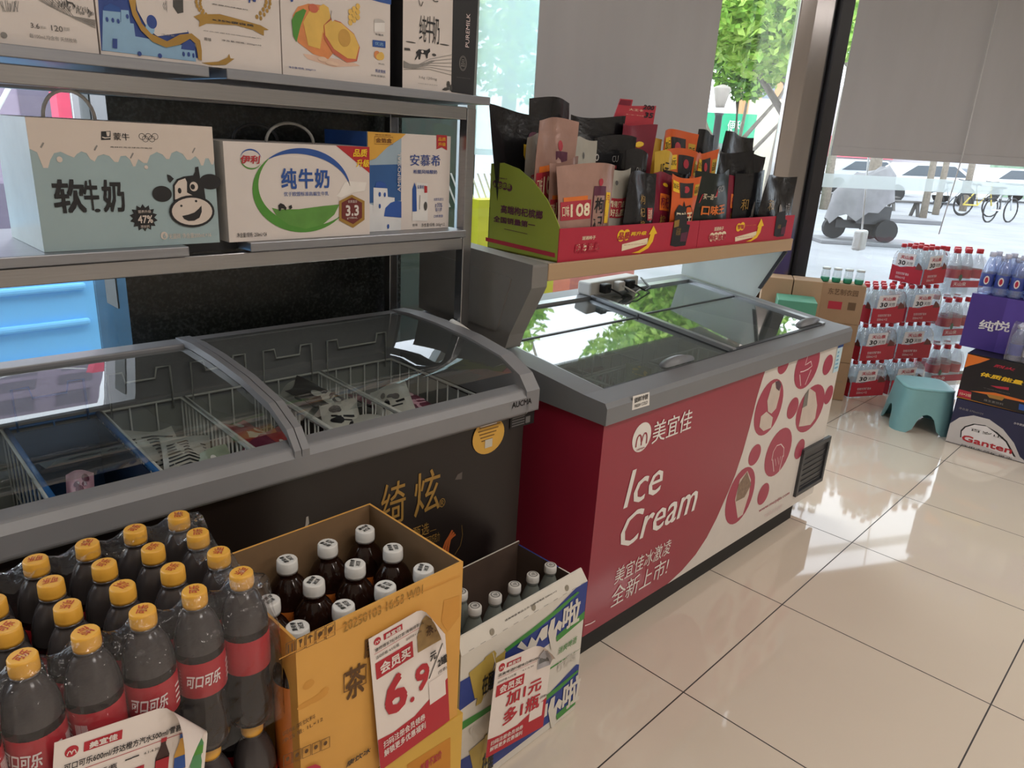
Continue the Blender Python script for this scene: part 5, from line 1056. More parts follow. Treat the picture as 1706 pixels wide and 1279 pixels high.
def cola_bottle(turn, nm='cola_bottle'):
    t = thing(nm, '-', 'bottle', (0, 0, 0), 0, 'cola bottles in the open wrapped pack')
    pr = [(.020, 0), (.028, .004), (.0298, .015), (.0298, .045), (.0272, .066), (.0278, .082), (.0302, .094), (.0302, .146), (.0302, .156), (.0285, .172, NECK), (.0248, .187, NECK), (.0198, .199, NECK), (.0150, .206, NECK), (.0128, .209, NECK), (.0155, .211, NECK), (.0155, .213, NECK), (.0125, .214, NECK)]
    MB().lathe(pr, COLA, n=22).build('body', t, origin=(0, 0, 0))
    mb = MB().lathe([(.0303, .093), (.0306, .094), (.0306, .144), (.0303, .145)], LBR, n=24, cap=False); fr = around(.0306, .096, -PI*.72+turn)
    mb.text(fr, '可口可乐', -.024, .014, .018, .033, LIGHT, .03, .25, 2)
    for k in range(4): mb.quad(fr, .030, .006+.008*k, .040, .009+.008*k, LIGHT, 1)
    for k in range(12): mb.quad(fr, .046+k*.0012, .008, .0466+k*.0012, .034, LIGHT, 1)
    for k in range(7):
        mb.quad(fr, -.05, .006+.005*k, -.032, .008+.005*k, mat('label_pale_red', 'cf7f80', .45), 1)
    mb.build('label', t, origin=(0, 0, 0))
    def deco(mb, fr, r): mb.text(fr, '可乐', -r*.55, -r*.4, r*.55, r*.4, CAPRED, .02, .2, 1)
    cap(MB(), .0152, .2135, .0205, CAPY, deco).build('cap', t, origin=(0, 0, 0)); return t
ORD = ['first', 'second', 'third', 'fourth', 'fifth', 'sixth']
CZ = .606; CX, CY, CSX, CSY = -1.171, .062, .0615, .0655
c0 = cola_bottle(0); protos = None
rown = ['front', 'second', 'third', 'back']
first = True
for j in range(4):
    for i in range(6):
        lab = 'yellow capped cola bottle, %s from right, %s row, upper wrapped pack' % (ORD[i], rown[j])
        p = (CX-i*CSX, CY+j*CSY, CZ); rz = random.choice((0, .5, 1.3, 2.2, 3.4, 4.4))
        if (i, j) == (2, 0): rz = .35
        if first: c0.location = p; c0['label'] = lab; first = False; c0.rotation_euler = (0, 0, 3.0)
        else: dup(c0, p, lab, rz)
# lower pack
for j in range(4):
    for i in range(6):
        dup(c0, (CX-i*CSX, CY+j*CSY, CZ-.238), 'yellow capped cola bottle, %s from right, %s row, lower pack beneath' % (ORD[i], rown[j]), i+j*2.1, 'cola bottles in the lower pack')
xa, xb_, ya, yb = CX-5*CSX-.035, CX+.035, CY-.035, CY+3*CSY+.035
CBX = mat('brown_cardboard', 'a98558', .75, noise=.06, scale=12)
tag(MB().box(xa, ya, .003, xb_, yb, CZ-.238-.003, CBX).build('carton', bevel=.003), 'plain brown carton carrying the cola packs at the bottom left', 'carton')
# shrink film: sides plus a torn rim still clinging to the outer caps
def wrap():
    mb = MB(); n = 128; xm, ym = (xa+xb_)/2, (ya+yb)/2; hx, hy = (xb_-xa)/2, (yb-ya)/2; P = []
    per = 2*(2*hx+2*hy)
    for k in range(n):
        s_ = per*k/n
        if s_ < 2*hx: p = (xa+s_, ya, 0, -1)
        elif s_ < 2*hx+2*hy: p = (xb_, ya+s_-2*hx, 1, 0)
        elif s_ < 4*hx+2*hy: p = (xb_-(s_-2*hx-2*hy), yb, 0, 1)
        else: p = (xa, yb-(s_-4*hx-2*hy), -1, 0)
        P.append(p)
    R = random.Random(2); V = []; rows = 8
    def env(p):                                                # 0 between caps .. 1 at a cap
        if p[2] == 0: d = ((p[0]-CX)/CSX) % 1
        else: d = ((p[1]-CY)/CSY) % 1
        return .5+.5*math.cos(2*PI*d)
    for k, p in enumerate(P):
        e = env(p); x, y = p[0], p[1]; ix, iy = -p[2], -p[3]; w_ = R.uniform(-.002, .002)
        top = CZ+.232
        ring = [(0, CZ+.004), (0, CZ+.09+w_), (.001, CZ+.15), (.006+.004*(1-e), CZ+.178), (.014, CZ+.203+.012*e), (.020, top-.012+.012*e), (.034, top+.004-.016*(1-e)), (.052, top-.006-.022*(1-e)+w_)]
        for a, z in ring: V.append((x+ix*a, y+iy*a, z))
    F = [(k*rows+r, ((k+1) % n)*rows+r, ((k+1) % n)*rows+r+1, k*rows+r+1) for k in range(n) for r in range(rows-1)]
    return mb.add(V, F, WRAP, True)
tag(wrap().build('shrink_wrap'), 'torn clear shrink film clinging round the upper pack of cola bottles', 'plastic wrap')
# -------------------------------- orange tea cartons
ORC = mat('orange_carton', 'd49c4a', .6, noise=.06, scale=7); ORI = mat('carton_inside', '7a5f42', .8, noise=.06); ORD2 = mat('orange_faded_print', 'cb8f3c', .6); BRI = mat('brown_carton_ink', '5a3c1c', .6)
tx0, tx1, ty0, ty1 = -1.130, -.830, .005, .262
def carton_open(name, label, x0, x1, y0, y1, z0, z1, outer, inner, tlist, loc=None, skipfront=False, t=.004):
    th = thing(name, label, 'carton', ((x0+x1)/2, (y0+y1)/2, z0)); cx, cy = (x0+x1)/2, (y0+y1)/2
    b = lambda a0, a1, b0, b1, c0, c1, m: MB().box(a0-cx, b0-cy, c0-z0, a1-cx, b1-cy, c1-z0, m)
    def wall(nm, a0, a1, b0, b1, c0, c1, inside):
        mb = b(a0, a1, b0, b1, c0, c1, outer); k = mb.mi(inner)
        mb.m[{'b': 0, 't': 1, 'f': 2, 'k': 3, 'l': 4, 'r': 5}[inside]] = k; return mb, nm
    return th, wall, cx, cy
th, wall, cx, cy = carton_open('tea_carton', 'open orange tea carton full of white capped bottles, upper of the orange stack', tx0, tx1, ty0, ty1, .435, .743, ORC, ORI, None)
z0, z1 = .435, .743; t_ = .004
mb, _ = wall('w', tx0, tx1, ty0, ty0+t_, z0, z1, 'k'); fr = front(0-cx, ty0-cy, 0-z0)
class Off:                                     # picture measurements on a face, in the thing's own frame
    pass
def artL(mb, y, cx, cy, z0, s=1, ox=0, oy=0):
    w0 = front(0, y, 0); f = CM(w0, None, s, ox, oy); fr = front(-cx, y-cy, -z0); return Art(mb, fr, f)
A = artL(mb, ty0, cx, cy, z0, 380/869, 420, 720)
for k in range(5):
    x = 128+k*38; y = 795-k*17
    A.l([(x, y+8), (x+33, y-8), (x+33, y+42), (x, y+58), (x, y+8)], .0012, BRI)
    if k == 0: A.l([(x+8, y+45), (x+8, y+12)], .002, BRI); A.l([(x+22, y+38), (x+22, y+6)], .002, BRI)
    elif k == 1: A.p([(x+10, y+12), (x+24, y+5), (x+22, y+20), (x+18, y+25), (x+18, y+38), (x+15, y+40), (x+15, y+26)], BRI)
    elif k == 2: A.p([(x+5, y+25), (x+14, y+8), (x+28, y+13), (x+18, y+18), (x+18, y+40), (x+15, y+40), (x+15, y+20)], BRI)
    else: A.e(x+16, y+22, 9, 9, BRI); A.l([(x+6, y+45), (x+28, y+4)], .0015, BRI)
A.t('20250103 16:53 W01', 345, 722, 648, 612, mat('stamp_ink', '96702e', .6), .0)
A.l([(100, 862), (440, 690), (790, 545)], .0015, ORD2); [A.e(*q, ORD2, 1) for q in [(215, 960, 22, 16), (250, 1010, 40, 13), (205, 1035, 34, 11), (275, 985, 18, 12)]]
A.p([(730, 640), (790, 620), (790, 700), (745, 760), (720, 720)], ORD2, 1)
A.t('茶', 352, 905, 430, 985, BRI, .02); A.l([(348, 918), (432, 880), (432, 952), (348, 988), (348, 918)], .0018, BRI); A.t('原', 425, 790, 455, 848, BRI, .03)
A.t('调味茶饮料', 112, 1140, 240, 1086, BRI); A.t('净含量: 1L×12', 112, 1168, 268, 1096, BRI)
mb.build('front_wall', th)
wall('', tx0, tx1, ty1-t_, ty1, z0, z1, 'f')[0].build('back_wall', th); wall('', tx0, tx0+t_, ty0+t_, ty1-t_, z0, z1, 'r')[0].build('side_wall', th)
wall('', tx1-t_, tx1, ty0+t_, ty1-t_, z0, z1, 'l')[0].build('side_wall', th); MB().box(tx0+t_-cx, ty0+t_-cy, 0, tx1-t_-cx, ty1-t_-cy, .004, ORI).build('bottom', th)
YC = mat('amber_carton', 'd3a748', .6, noise=.05, scale=7)
for k, (a, b) in enumerate(((.219, .434), (.003, .218))):
    mb = MB().box(tx0, ty0-.002, a, tx1+.012, ty1, b, YC)
    if k == 0:
        A = art(mb, ty0-.002, 380/869, 420, 720)
        for q in range(5):
            x = 118+q*36; y = 1222-q*15; A.l([(x, y+8), (x+31, y-6), (x+31, y+34), (x, y+48), (x, y+8)], .0012, BRI); A.e(x+16, y+20, 7, 8, BRI)
        A.t('冰红茶', 505, 1238, 580, 1215, INK, .02, .2); A.p([(590, 1265), (755, 1160), (755, 1280), (590, 1380)], mat('amber_panel', 'c27f26', .6), 1); A.t('加量不加价', 640, 1262, 720, 1240, CRD, .02); A.t('康饮冰', 355, 1255, 450, 1215, INK, .02, .2)
        A.p([(205, 1275), (240, 1262), (260, 1270), (255, 1330), (205, 1340)], CRD, 2)
    tag(mb.build('tea_carton', bevel=.003), ['closed amber tea carton, middle of the orange stack', 'closed amber tea carton at the bottom of the orange stack on the floor'][k], 'carton', 'tea cartons in the orange stack')
th['group'] = 'tea cartons in the orange stack'
TEA = mat('dark_tea', '21100a', .1, noise=.1); TLB = mat('tea_label_orange', 'c26d2a', .4, noise=.1); CAPW = mat('white_cap', 'dcd9d4', .45, noise=.02)
tb = thing('tea_bottle', '-', 'bottle', (0, 0, 0), 0, 'tea bottles in the orange carton')
MB().lathe([(.03, 0), (.036, .006), (.037, .02), (.037, .204), (.0355, .215), (.0315, .228), (.025, .241), (.0175, .251), (.0142, .256), (.0165, .258), (.0165, .26), (.013, .261)], TEA, n=24).build('body', tb, origin=(0, 0, 0))
MB().lathe([(.0372, .05), (.0376, .051), (.0376, .204), (.0372, .2055)], TLB, n=24, cap=False).build('label', tb, origin=(0, 0, 0))
def deco(mb, fr, r): mb.text(fr, '康师傅', -r*.6, .05*r, r*.6, .5*r, INK, .02, .15, 1); mb.text(fr, '冰红茶', -r*.5, -.5*r, r*.4, -.05*r, INK, .02, .15, 1)
cap(MB(), .0172, .2605, .0215, CAPW, deco).build('cap', tb, origin=(0, 0, 0))
first = True
for j in range(3):
    for i in range(4):
        p = (tx1-.045-i*.0755, ty0+.045+j*.0815, .446); lab = 'white capped dark tea bottle, %s from right, %s row of the orange carton' % (ORD[i], ['front', 'middle', 'back'][j])
        if first: tb.location = p; tb['label'] = lab; first = False
        else: dup(tb, p, lab, (i*1.7+j) % 2-.5)
# -------------------------------- white, blue and green beer crates
bx0, bx1, by0, by1 = -.682, -.272, .158, .392
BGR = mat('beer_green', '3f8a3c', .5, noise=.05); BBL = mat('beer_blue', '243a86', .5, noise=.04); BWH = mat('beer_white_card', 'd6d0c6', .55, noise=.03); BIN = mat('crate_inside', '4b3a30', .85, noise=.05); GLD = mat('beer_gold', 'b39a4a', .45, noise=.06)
S3b = 300/874
def beer_art(mb, y, cx, cy, z0, dy, x0, x1, za, zb):
    A = artL(mb, y, cx, cy, z0, S3b, 740, 840+dy*S3b); w0 = A.fr
    mp = lambda x, yy: (max(x0, min(x1, A.mp(x, yy)[0])), max(za, min(zb, A.mp(x, yy)[1])))
    P = lambda pts, m, d: mb.poly(w0, [mp(*q) for q in pts], m, d)
    P([(640, 395), (704, 360), (704, 520), (540, 650), (240, 880), (60, 1010), (60, 870), (250, 760), (330, 690), (430, 620)], BBL, 2)
    P([(704, 500), (704, 535), (545, 665), (540, 640)], BGR, 3); P([(60, 1070), (230, 970), (700, 690), (700, 760), (540, 838), (230, 1030), (60, 1130)], BGR, 2)
    P([(300, 715), (440, 612), (560, 515), (655, 425), (645, 422), (545, 505), (425, 600), (292, 700)], BGR, 3)
    A.t('啦', 578, 492, 650, 566, BWH, .03, 0, 5); A.p([(500, 620), (515, 560), (535, 545), (528, 610), (552, 560), (570, 570), (560, 612), (545, 600), (530, 700), (515, 700)], BWH, 5)
    A.p([(350, 690), (370, 660), (400, 690), (420, 640), (440, 660), (470, 600), (500, 580), (495, 640), (470, 660), (460, 640), (440, 690), (400, 710)], BWH, 5)
    A.t('清爽啤酒', 552, 695, 640, 668, BGR, .01, .15, 4); A.t('柠檬味', 548, 765, 640, 750, BWH, .01, 0, 4)
    A.p([(118, 815), (148, 790), (200, 745), (215, 735), (170, 935), (145, 940)], GLD, 4); A.p([(195, 740), (240, 705), (250, 720), (210, 900), (175, 960), (150, 975)], GLD, 5); A.p([(245, 745), (295, 705), (290, 760), (240, 810)], GLD, 4); A.l([(232, 715), (245, 770), (175, 965)], .002, BWH, 6)
    A.t('在醒', 182, 830, 232, 890, INK, .03, 0, 7); A.t('快活', 118, 1085, 200, 1062, BWH, .02, 0, 4)
th, wall, cx, cy = carton_open('beer_crate', 'torn open white, blue and green beer crate holding a few bottles, upper of two', bx0, bx1, by0, by1, .192, .40, BWH, BIN, None)
z0, z1 = .192, .388
mb, _ = wall('', bx0, bx1, by0, by0+t_, z0, z1, 'k'); beer_art(mb, by0, cx, cy, z0, 0, bx0, bx1, z0, z1); mb.build('front_wall', th)
mb, _ = wall('', bx0, bx1, by1-t_, by1, z0, z1+.005, 'f'); mb.build('back_wall', th)
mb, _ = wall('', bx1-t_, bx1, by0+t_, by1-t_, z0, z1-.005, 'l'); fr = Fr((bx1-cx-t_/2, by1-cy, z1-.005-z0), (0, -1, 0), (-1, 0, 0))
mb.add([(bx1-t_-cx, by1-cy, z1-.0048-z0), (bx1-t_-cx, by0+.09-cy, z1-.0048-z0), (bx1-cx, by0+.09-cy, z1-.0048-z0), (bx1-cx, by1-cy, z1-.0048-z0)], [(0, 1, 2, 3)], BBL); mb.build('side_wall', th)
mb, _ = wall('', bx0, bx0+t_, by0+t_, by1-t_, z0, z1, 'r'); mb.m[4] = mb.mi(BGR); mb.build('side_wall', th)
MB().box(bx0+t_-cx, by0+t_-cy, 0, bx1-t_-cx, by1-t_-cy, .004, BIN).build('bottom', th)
# front flap folded slightly out
p0, p1 = (by0-cy, z1-z0-.001), (by0-cy+.012, z1-z0+.034)
mb = MB(); V = []
for (y, z) in (p0, p1):
    for xx in (bx0-cx, bx1-cx+.001): V += [(xx, y, z), (xx, y+.0035, z+.001)]
V = [(bx0-cx, p0[0]-.001, p0[1]), (bx1-cx, p0[0]-.001, p0[1]), (bx1-cx-.012, p1[0], p1[1]), (bx0-cx, p1[0], p1[1])]; W4 = [(a, b+.0035, c+.001) for a, b, c in V]
mb.add(V+W4, [(0, 1, 2, 3), (7, 6, 5, 4), (0, 4, 5, 1), (1, 5, 6, 2), (2, 6, 7, 3), (3, 7, 4, 0)], BWH)
Vv = (Vector((0, p1[0]-p0[0], p1[1]-p0[1]))).normalized(); ff = Fr(V[0], (1, 0, 0), Vv); L = bx1-bx0
for k, u in enumerate((.11, .24, .355)): mb.ell(ff, u-.02, .013, .0065, .0075, mat('hole_shadow_card', '8f8778', .8), 2, 12)
mb.text(ff, '清爽啤酒 新品上市 柠檬味啤酒 500mL×12', .13, .018, .30, .0225, INK, .01, 0, 2)
for k in range(12): mb.quad(ff, .02+k*.033, .002, .035+k*.033, .0028, GREYINK, 2)
mb.build('front_flap', th); th['group'] = 'beer crates in the white stack'
mb = MB().box(bx0, by0, .002, bx1, by1, .190, BWH); mb.m[4] = mb.mi(BGR)
beer_art(mb, by0, 0, 0, 0, 380, bx0, bx1, .002, .19)
tag(mb.build('beer_crate', bevel=.002), 'closed white, blue and green beer crate standing on the floor tiles, lower of two', 'crate', 'beer crates in the white stack')
BCL = mat('clear_green_grey', '7d827c', .12, noise=.06); BCR = mat('cap_ring_print', '6a6a68', .5)
bb = thing('beer_bottle', '-', 'bottle', (0, 0, 0), 0, 'beer bottles in the torn open crate')
MB().lathe([(.024, 0), (.029, .005), (.0295, .015), (.0295, .115), (.028, .13), (.0235, .148), (.0175, .165), (.0135, .176), (.0125, .181), (.015, .183), (.015, .185), (.012, .186)], BCL, n=22).build('body', bb, origin=(0, 0, 0))
def deco(mb, fr, r): mb.ring(fr, 0, 0, r*.7, r*.7, r*.14, BCR, 1); mb.text(fr, '品', -r*.28, -r*.28, r*.28, r*.28, BCR, .02, 0, 1)
cap(MB(), .0158, .1855, .0195, CAPW, deco).build('cap', bb, origin=(0, 0, 0))
pos = [(k, 1) for k in range(6)]+[(0, 2), (1, 2), (0, 3)]
for n_, (i, j) in enumerate(pos):
    p = (bx0+.058+i*.0635+.013*(j-1), by0+.03+j*.0605, .198); lab = 'white capped beer bottle, %s from left, %s row of the torn crate' % (ORD[i], ['', 'front', 'middle', 'back'][j])
    if n_ == 0: bb.location = p; bb['label'] = lab
    else: dup(bb, p, lab, .2*i)
# -------------------------------- price cards
PCW = mat('price_card_white', 'e4d8d0', .5, noise=.015); PRD = mat('price_red', 'b0202e', .45, noise=.02)
def card(tl, tr, bl, y, label, paint, curl=.03, s=1, ox=0, oy=0, tilt=.03):
    P = [on(ox+q[0]*s, oy+q[1]*s, (0, y, .5), (0, 1, -tilt)) for q in (tl, tr, bl)]
    U = (P[1]-P[0]); w_ = U.length; U.normalize(); D = P[2]-P[0]; V = -(D-U*D.dot(U)); h_ = V.length; V.normalize(); N = U.cross(V); o = P[2] - U*(P[2]-P[0]).dot(U)
    th = thing('price_card', label, 'price card', o)
    def fn(u, v, d):                                    # top right corner curls towards the viewer
        k = (u/w_+v/h_-1.62)/.38; k = max(0, k); b = curl*k*k*1.9
        return U*(u-b*.75)+V*(v-b*.6)+N*(b*.9+d+.0015)
    fr = Fr((0, 0, 0), None, None, fn); mb = MB(); n, m = 16, 18
    for side, mm in ((0, PCW), (1, PCW)):
        Vv = [fn(w_*i/n, h_*j/m, -side*.0006) for j in range(m+1) for i in range(n+1)]
        F = [(j*(n+1)+i, j*(n+1)+i+1, (j+1)*(n+1)+i+1, (j+1)*(n+1)+i) for j in range(m) for i in range(n)]
        mb.add(Vv, [f if not side else f[::-1] for f in F], mm, True)
    paint(mb, fr, w_, h_); mb.build('printed_sheet', th, origin=(0, 0, 0)); return th
def T_(mb, fr, w_, h_):
    def t(s_, u0, v0, u1, v1, m=INK, b=.015, sh=0, d=3): mb.text(fr, s_, u0*w_, v0*h_, u1*w_, v1*h_, m, b, sh, d)
    def q(u0, v0, u1, v1, m, d=1):
        for i in range(6): mb.quad(fr, (u0+(u1-u0)*i/6)*w_, v0*h_, (u0+(u1-u0)*(i+1)/6)*w_, v1*h_, m, d)
    def logo(u, v, r):
        mb.ell(fr, u*w_, v*h_, r*w_, r*w_, PRD, 1, 18)
        for k in (-1, 1): mb.ring(fr, (u+k*r*.32)*w_, v*h_-r*w_*.2, r*w_*.3, r*w_*.45, r*w_*.16, PCW, 2, 0, PI, 10)
        for k in (-.62, 0, .62): mb.quad(fr, (u+k*r-.08*r)*w_, v*h_-r*w_*.5, (u+k*r+.08*r)*w_, v*h_-r*w_*.2, PCW, 2)
    def bottle(u, v, wd, ht, m, cp, lb): 
        mb.poly(fr, [((u+a*wd)*w_, (v+b*ht)*h_) for a, b in ((-.5, 0), (.5, 0), (.5, .2), (.38, .35), (.5, .5), (.5, .68), (.18, .88), (.18, .93), (-.18, .93), (-.18, .88), (-.5, .68), (-.5, .5), (-.38, .35), (-.5, .2))], m, 2); q(u-.2*wd, v+.93*ht, u+.2*wd, v+ht, cp, 3); q(u-.48*wd, v+.42*ht, u+.48*wd, v+.64*ht, lb, 3)
    return t, q, logo, bottle
def tea_card(mb, fr, w_, h_):
    t, q, logo, bot = T_(mb, fr, w_, h_)
    logo(.10, .955, .045); q(.18, .935, .42, .978, PRD); t('美宜佳', .20, .942, .40, .972, PCW, .02); t('康师傅系列(冰红茶/青梅绿茶)1L', .06, .885, .70, .915); mb.stroke(fr, [(.05*w_, .875*h_), (.70*w_, .875*h_)], .0007, PRD, 1); t('活动价格: 4.5元/瓶', .06, .835, .36, .86); t('活动时间 4.1-4.30', .45, .84, .66, .858)
    q(.05, .69, .54, .81, PRD); t('会员买', .10, .71, .50, .79, PCW, .03)
    t('6', .12, .36, .42, .65, PRD, .05); t('.', .45, .36, .51, .40, PRD, .06); t('9', .54, .40, .74, .60, PRD, .05); t('元', .76, .575, .85, .64, INK, .03); mb.stroke(fr, [(.73*w_, .45*h_), (.95*w_, .66*h_)], .0018, INK, 2); t('2罐', .86, .49, 1.0, .56, INK, .03); t('(任意)', .86, .435, .99, .465, INK, .01)
    mb.poly(fr, [(0, 0), (w_, 0), (w_, .36*h_), (.9*w_, .33*h_), (.5*w_, .235*h_), (.2*w_, .225*h_), (0, .245*h_)], PRD, 1); q(.72, .24, .96, .42, PCW, 2)
    t('扫码注册会员领券', .06, .155, .64, .21, PCW, .02); t('解锁更多优惠福利', .06, .085, .64, .14, PCW, .02)
    tm = mat('tea_picture', '9b7c4a', .5, noise=.2, scale=60); mb.poly(fr, [(.60*w_, .70*h_), (.98*w_, .70*h_), (.98*w_, .80*h_), (.82*w_, .93*h_), (.74*w_, .95*h_), (.68*w_, .92*h_), (.60*w_, .82*h_)], tm, 2); t('茶饮', .72, .78, .94, .86, BRI, .02, 0, 4)
def beer_card(mb, fr, w_, h_):
    t, q, logo, bot = T_(mb, fr, w_, h_)
    logo(.10, .93, .05); q(.18, .905, .42, .955, PRD); t('美宜佳', .20, .914, .40, .948, PCW, .02); t('清爽啤酒柠檬味白啤500ml', .05, .84, .78, .875); mb.stroke(fr, [(.05*w_, .825*h_), (.72*w_, .825*h_)], .0007, PRD, 1); t('活动价格: 5.5元/瓶', .05, .775, .36, .80); t('4.1-4.30', .46, .785, .66, .80)
    q(.05, .63, .52, .75, PRD); t('会员买', .10, .65, .48, .735, PCW, .03); t('加1元', .24, .47, .86, .62, PRD, .04); t('多1瓶', .22, .27, .86, .44, PRD, .04); t('(同款)', .86, .35, .99, .385, INK, .01)
    mb.poly(fr, [(0, 0), (w_, 0), (w_, .34*h_), (.85*w_, .29*h_), (.5*w_, .19*h_), (.2*w_, .18*h_), (0, .20*h_)], PRD, 1); q(.70, .15, .94, .31, PCW, 2); t('扫码注册会员领券', .05, .115, .60, .165, PCW, .02); t('解锁更多优惠福利', .05, .05, .60, .10, PCW, .02)
    gm = mat('pale_bottle_picture', 'b0aeb4', .5, noise=.1, scale=50); mb.poly(fr, [(.74*w_, .72*h_), (.98*w_, .72*h_), (.98*w_, .86*h_), (.9*w_, .96*h_), (.86*w_, 1.0*h_), (.82*w_, .96*h_), (.74*w_, .86*h_)], gm, 2); q(.76, .78, .97, .84, GREYINK, 4)
def cola_card(mb, fr, w_, h_):
    t, q, logo, bot = T_(mb, fr, w_, h_)
    logo(.10, .90, .04); q(.17, .865, .40, .935, PRD); t('美宜佳', .20, .878, .37, .925, PCW, .03); t('可口可乐600ml/芬达橙方汽水500ml/雪碧500ml', .06, .77, .90, .825, INK, .02); mb.stroke(fr, [(.05*w_, .74*h_), (.88*w_, .74*h_)], .0008, PRD, 1); t('活动价: 3.5元/瓶', .06, .655, .38, .70, INK, .02); q(.43, .685, .52, .695, INK, 2); t('4.1-4.30', .55, .68, .65, .70)
    q(.30, .28, .56, .60, PRD); t('会员买', .32, .32, .54, .56, PCW, .03)
    bot(.68, .30, .095, .46, mat('cola_picture', '3a1a18', .4), PRD, PRD); bot(.81, .24, .095, .50, mat('orange_picture', 'd09a3e', .4), BLUE, BLUE); bot(.93, .38, .085, .32, mat('lime_picture', '4d8a58', .4), GREEN, GREEN)
    mb.poly(fr, [(0, 0), (w_, 0), (w_, .2*h_), (.5*w_, .1*h_), (0, .12*h_)], PRD, 1)
card((613, 1064), (738, 992), (622, 1290), ty0-.010, 'white price card reading 6.9 hanging on the orange tea carton', tea_card, .035)
card((826, 1104), (922, 1062), (798, 1268), by0-.016, 'white price card offering a second bottle, taped to the beer crate', beer_card, .022, tilt=.08)
card((90, 1236), (352, 1150), (108, 1450), .012, 'white price card with cola, orange and lime bottle pictures before the cola pack', cola_card, .04)
# ================================================================== goods by the right-hand window
WTR = mat('clear_water_bottle', 'cfd9de', .12, noise=.04, spec=.6); WCAP = mat('red_cap', 'c4323c', .4); WRD = mat('wrap_red_print', 'b32437', .4, noise=.04); WWH = mat('wrap_white_print', 'e6e2e2', .45); CLEAR = film('clear_bottle_plastic', (.93, .96, .97), .16, 'dfe8ec', rough=.06, minrefl=.05)
def water_bottle(parent, x, y, r, h, capm, band=None, n=12, body=None):
    pr = [(r*.8, 0), (r*.97, .006), (r, .02), (r, h*.28), (r*.94, h*.32), (r, h*.36), (r, h*.60), (r*.96, h*.68), (r*.7, h*.8), (r*.42, h*.89), (r*.38, h*.915)]
    mb = MB().lathe(pr, body or CLEAR, (x, y, 0), n)
    if band: mb.lathe([(r*1.01, h*.40), (r*1.015, h*.41), (r*1.015, h*.57), (r*1.01, h*.58)], band, (x, y, 0), n, False)
    b = mb.build('bottle', parent)
    MB().lathe([(r*.47, h*.905), (r*.47, h*.985), (r*.4, h)], capm, (x, y, 0), 10).build('cap', b); return b
def water_pack(label, nx, ny, r, h, printed, group):
    t = thing('water_pack', label, 'water pack', (0, 0, 0), 0, group); st = 2*r+.001; b0 = None
    for i in range(nx):
        for j in range(ny):
            x, y = (i-(nx-1)/2)*st, (j-(ny-1)/2)*st
            if b0 is None: b0 = water_bottle(t, x, y, r, h, WCAP, None if printed else WRD); bx_, by_ = x, y
            else:
                b = b0.copy(); COL.objects.link(b); b.location = b0.location+Vector((x-bx_, y-by_, 0))
                for g in b0.children: e = g.copy(); COL.objects.link(e); e.parent = b
    hx, hy = nx*r+.003, ny*r+.003
    mb = MB(); n = 48; V = []; rows = [(1, .004, 0), (1, h*.45, 0), (1, h*.62, 0), (.97, h*.72, 0), (.86, h*.84, .0)]
    def rr(k):
        a = 2*PI*k/n+PI/4*0; c, s_ = math.cos(a), math.sin(a); q = max(abs(c)/hx, abs(s_)/hy); x, y = c/q, s_/q
        return (max(-hx, min(hx, x)), max(-hy, min(hy, y)))
    for sc, z, _ in rows:
        for k in range(n):
            x, y = rr(k); m_ = 1-.006*(math.cos(2*PI*x/st*1)+math.cos(2*PI*y/st))/2
            V.append((x*sc*m_, y*sc*m_, z))
    F = [(j*n+i, j*n+(i+1) % n, (j+1)*n+(i+1) % n, (j+1)*n+i) for j in range(len(rows)-1) for i in range(n)]
    mb.add(V, F, WRAP2, True)
    if printed:
        for fr, W_ in ((front(-hx, -hy-.001, 0), 2*hx), (left(-hx-.001, hy, 0), 2*hy)):
            mb.quad(fr, .004, .005, W_-.004, h*.40, WRD, 1); mb.poly(fr, [(.004, h*.40), (.004, h*.44), (W_*.3, h*.40), (W_*.7, h*.48), (W_-.004, h*.42), (W_-.004, h*.40)], WRD, 1)
            mb.poly(fr, [(W_*.12, h*.42), (W_*.68, h*.46), (W_*.70, h*.78), (W_*.14, h*.76)], WWH, 2)
            mb.text(fr, '天山泉', W_*.24, h*.62, W_*.64, h*.72, WRD, .03, 0, 4); mb.text(fr, '30', W_*.20, h*.46, W_*.42, h*.58, INK, .03, 0, 4); mb.text(fr, '天然', W_*.45, h*.47, W_*.64, h*.57, GREYINK, .01, 0, 4)
            mb.text(fr, '饮用天然矿泉水', W_*.2, h*.2, W_*.6, h*.27, WWH, 0, 0, 4); mb.text(fr, '550mL×12', W_*.2, h*.1, W_*.5, h*.16, WWH, 0, 0, 4)
            mb.poly(fr, [(W_*.74, h*.40), (W_*.80, h*.58), (W_*.92, h*.50), (W_*.96, h*.40)], mat('wrap_dark_picture', '6b3a34', .5), 3)
    else:
        fr = front(-hx, -hy-.001, 0); mb.quad(fr, .004, h*.22, 2*hx-.004, h*.36, mat('band_rose', 'b04a58', .4), 1); mb.text(fr, '天山泉', .02, h*.25, hx*.9, h*.33, WWH, .01, 0, 3); mb.ell(fr, hx*.5, h*.42, .012, .02, mat('leaf_emblem', '4f6a5a', .5), 2)
    mb.build('wrap', t); return t
GP = 'printed water packs stacked by the window'
p0 = water_pack('-', 4, 3, .0325, .228, True, GP); PRZ = math.radians(-28)
qa, qb = gz(1412, 662, 0), gz(1471, 659, 0); ctr = (qa+qb)/2; nrm = Vector((math.sin(PRZ), -math.cos(PRZ), 0)); c1 = ctr-nrm*.10
lv = ['at the bottom', 'second from the floor', 'third from the floor', 'on top']
p0.location = c1; p0.rotation_euler.z = PRZ; p0['label'] = 'red and white water pack %s of the leftmost water stack' % lv[0]
HP = .2315
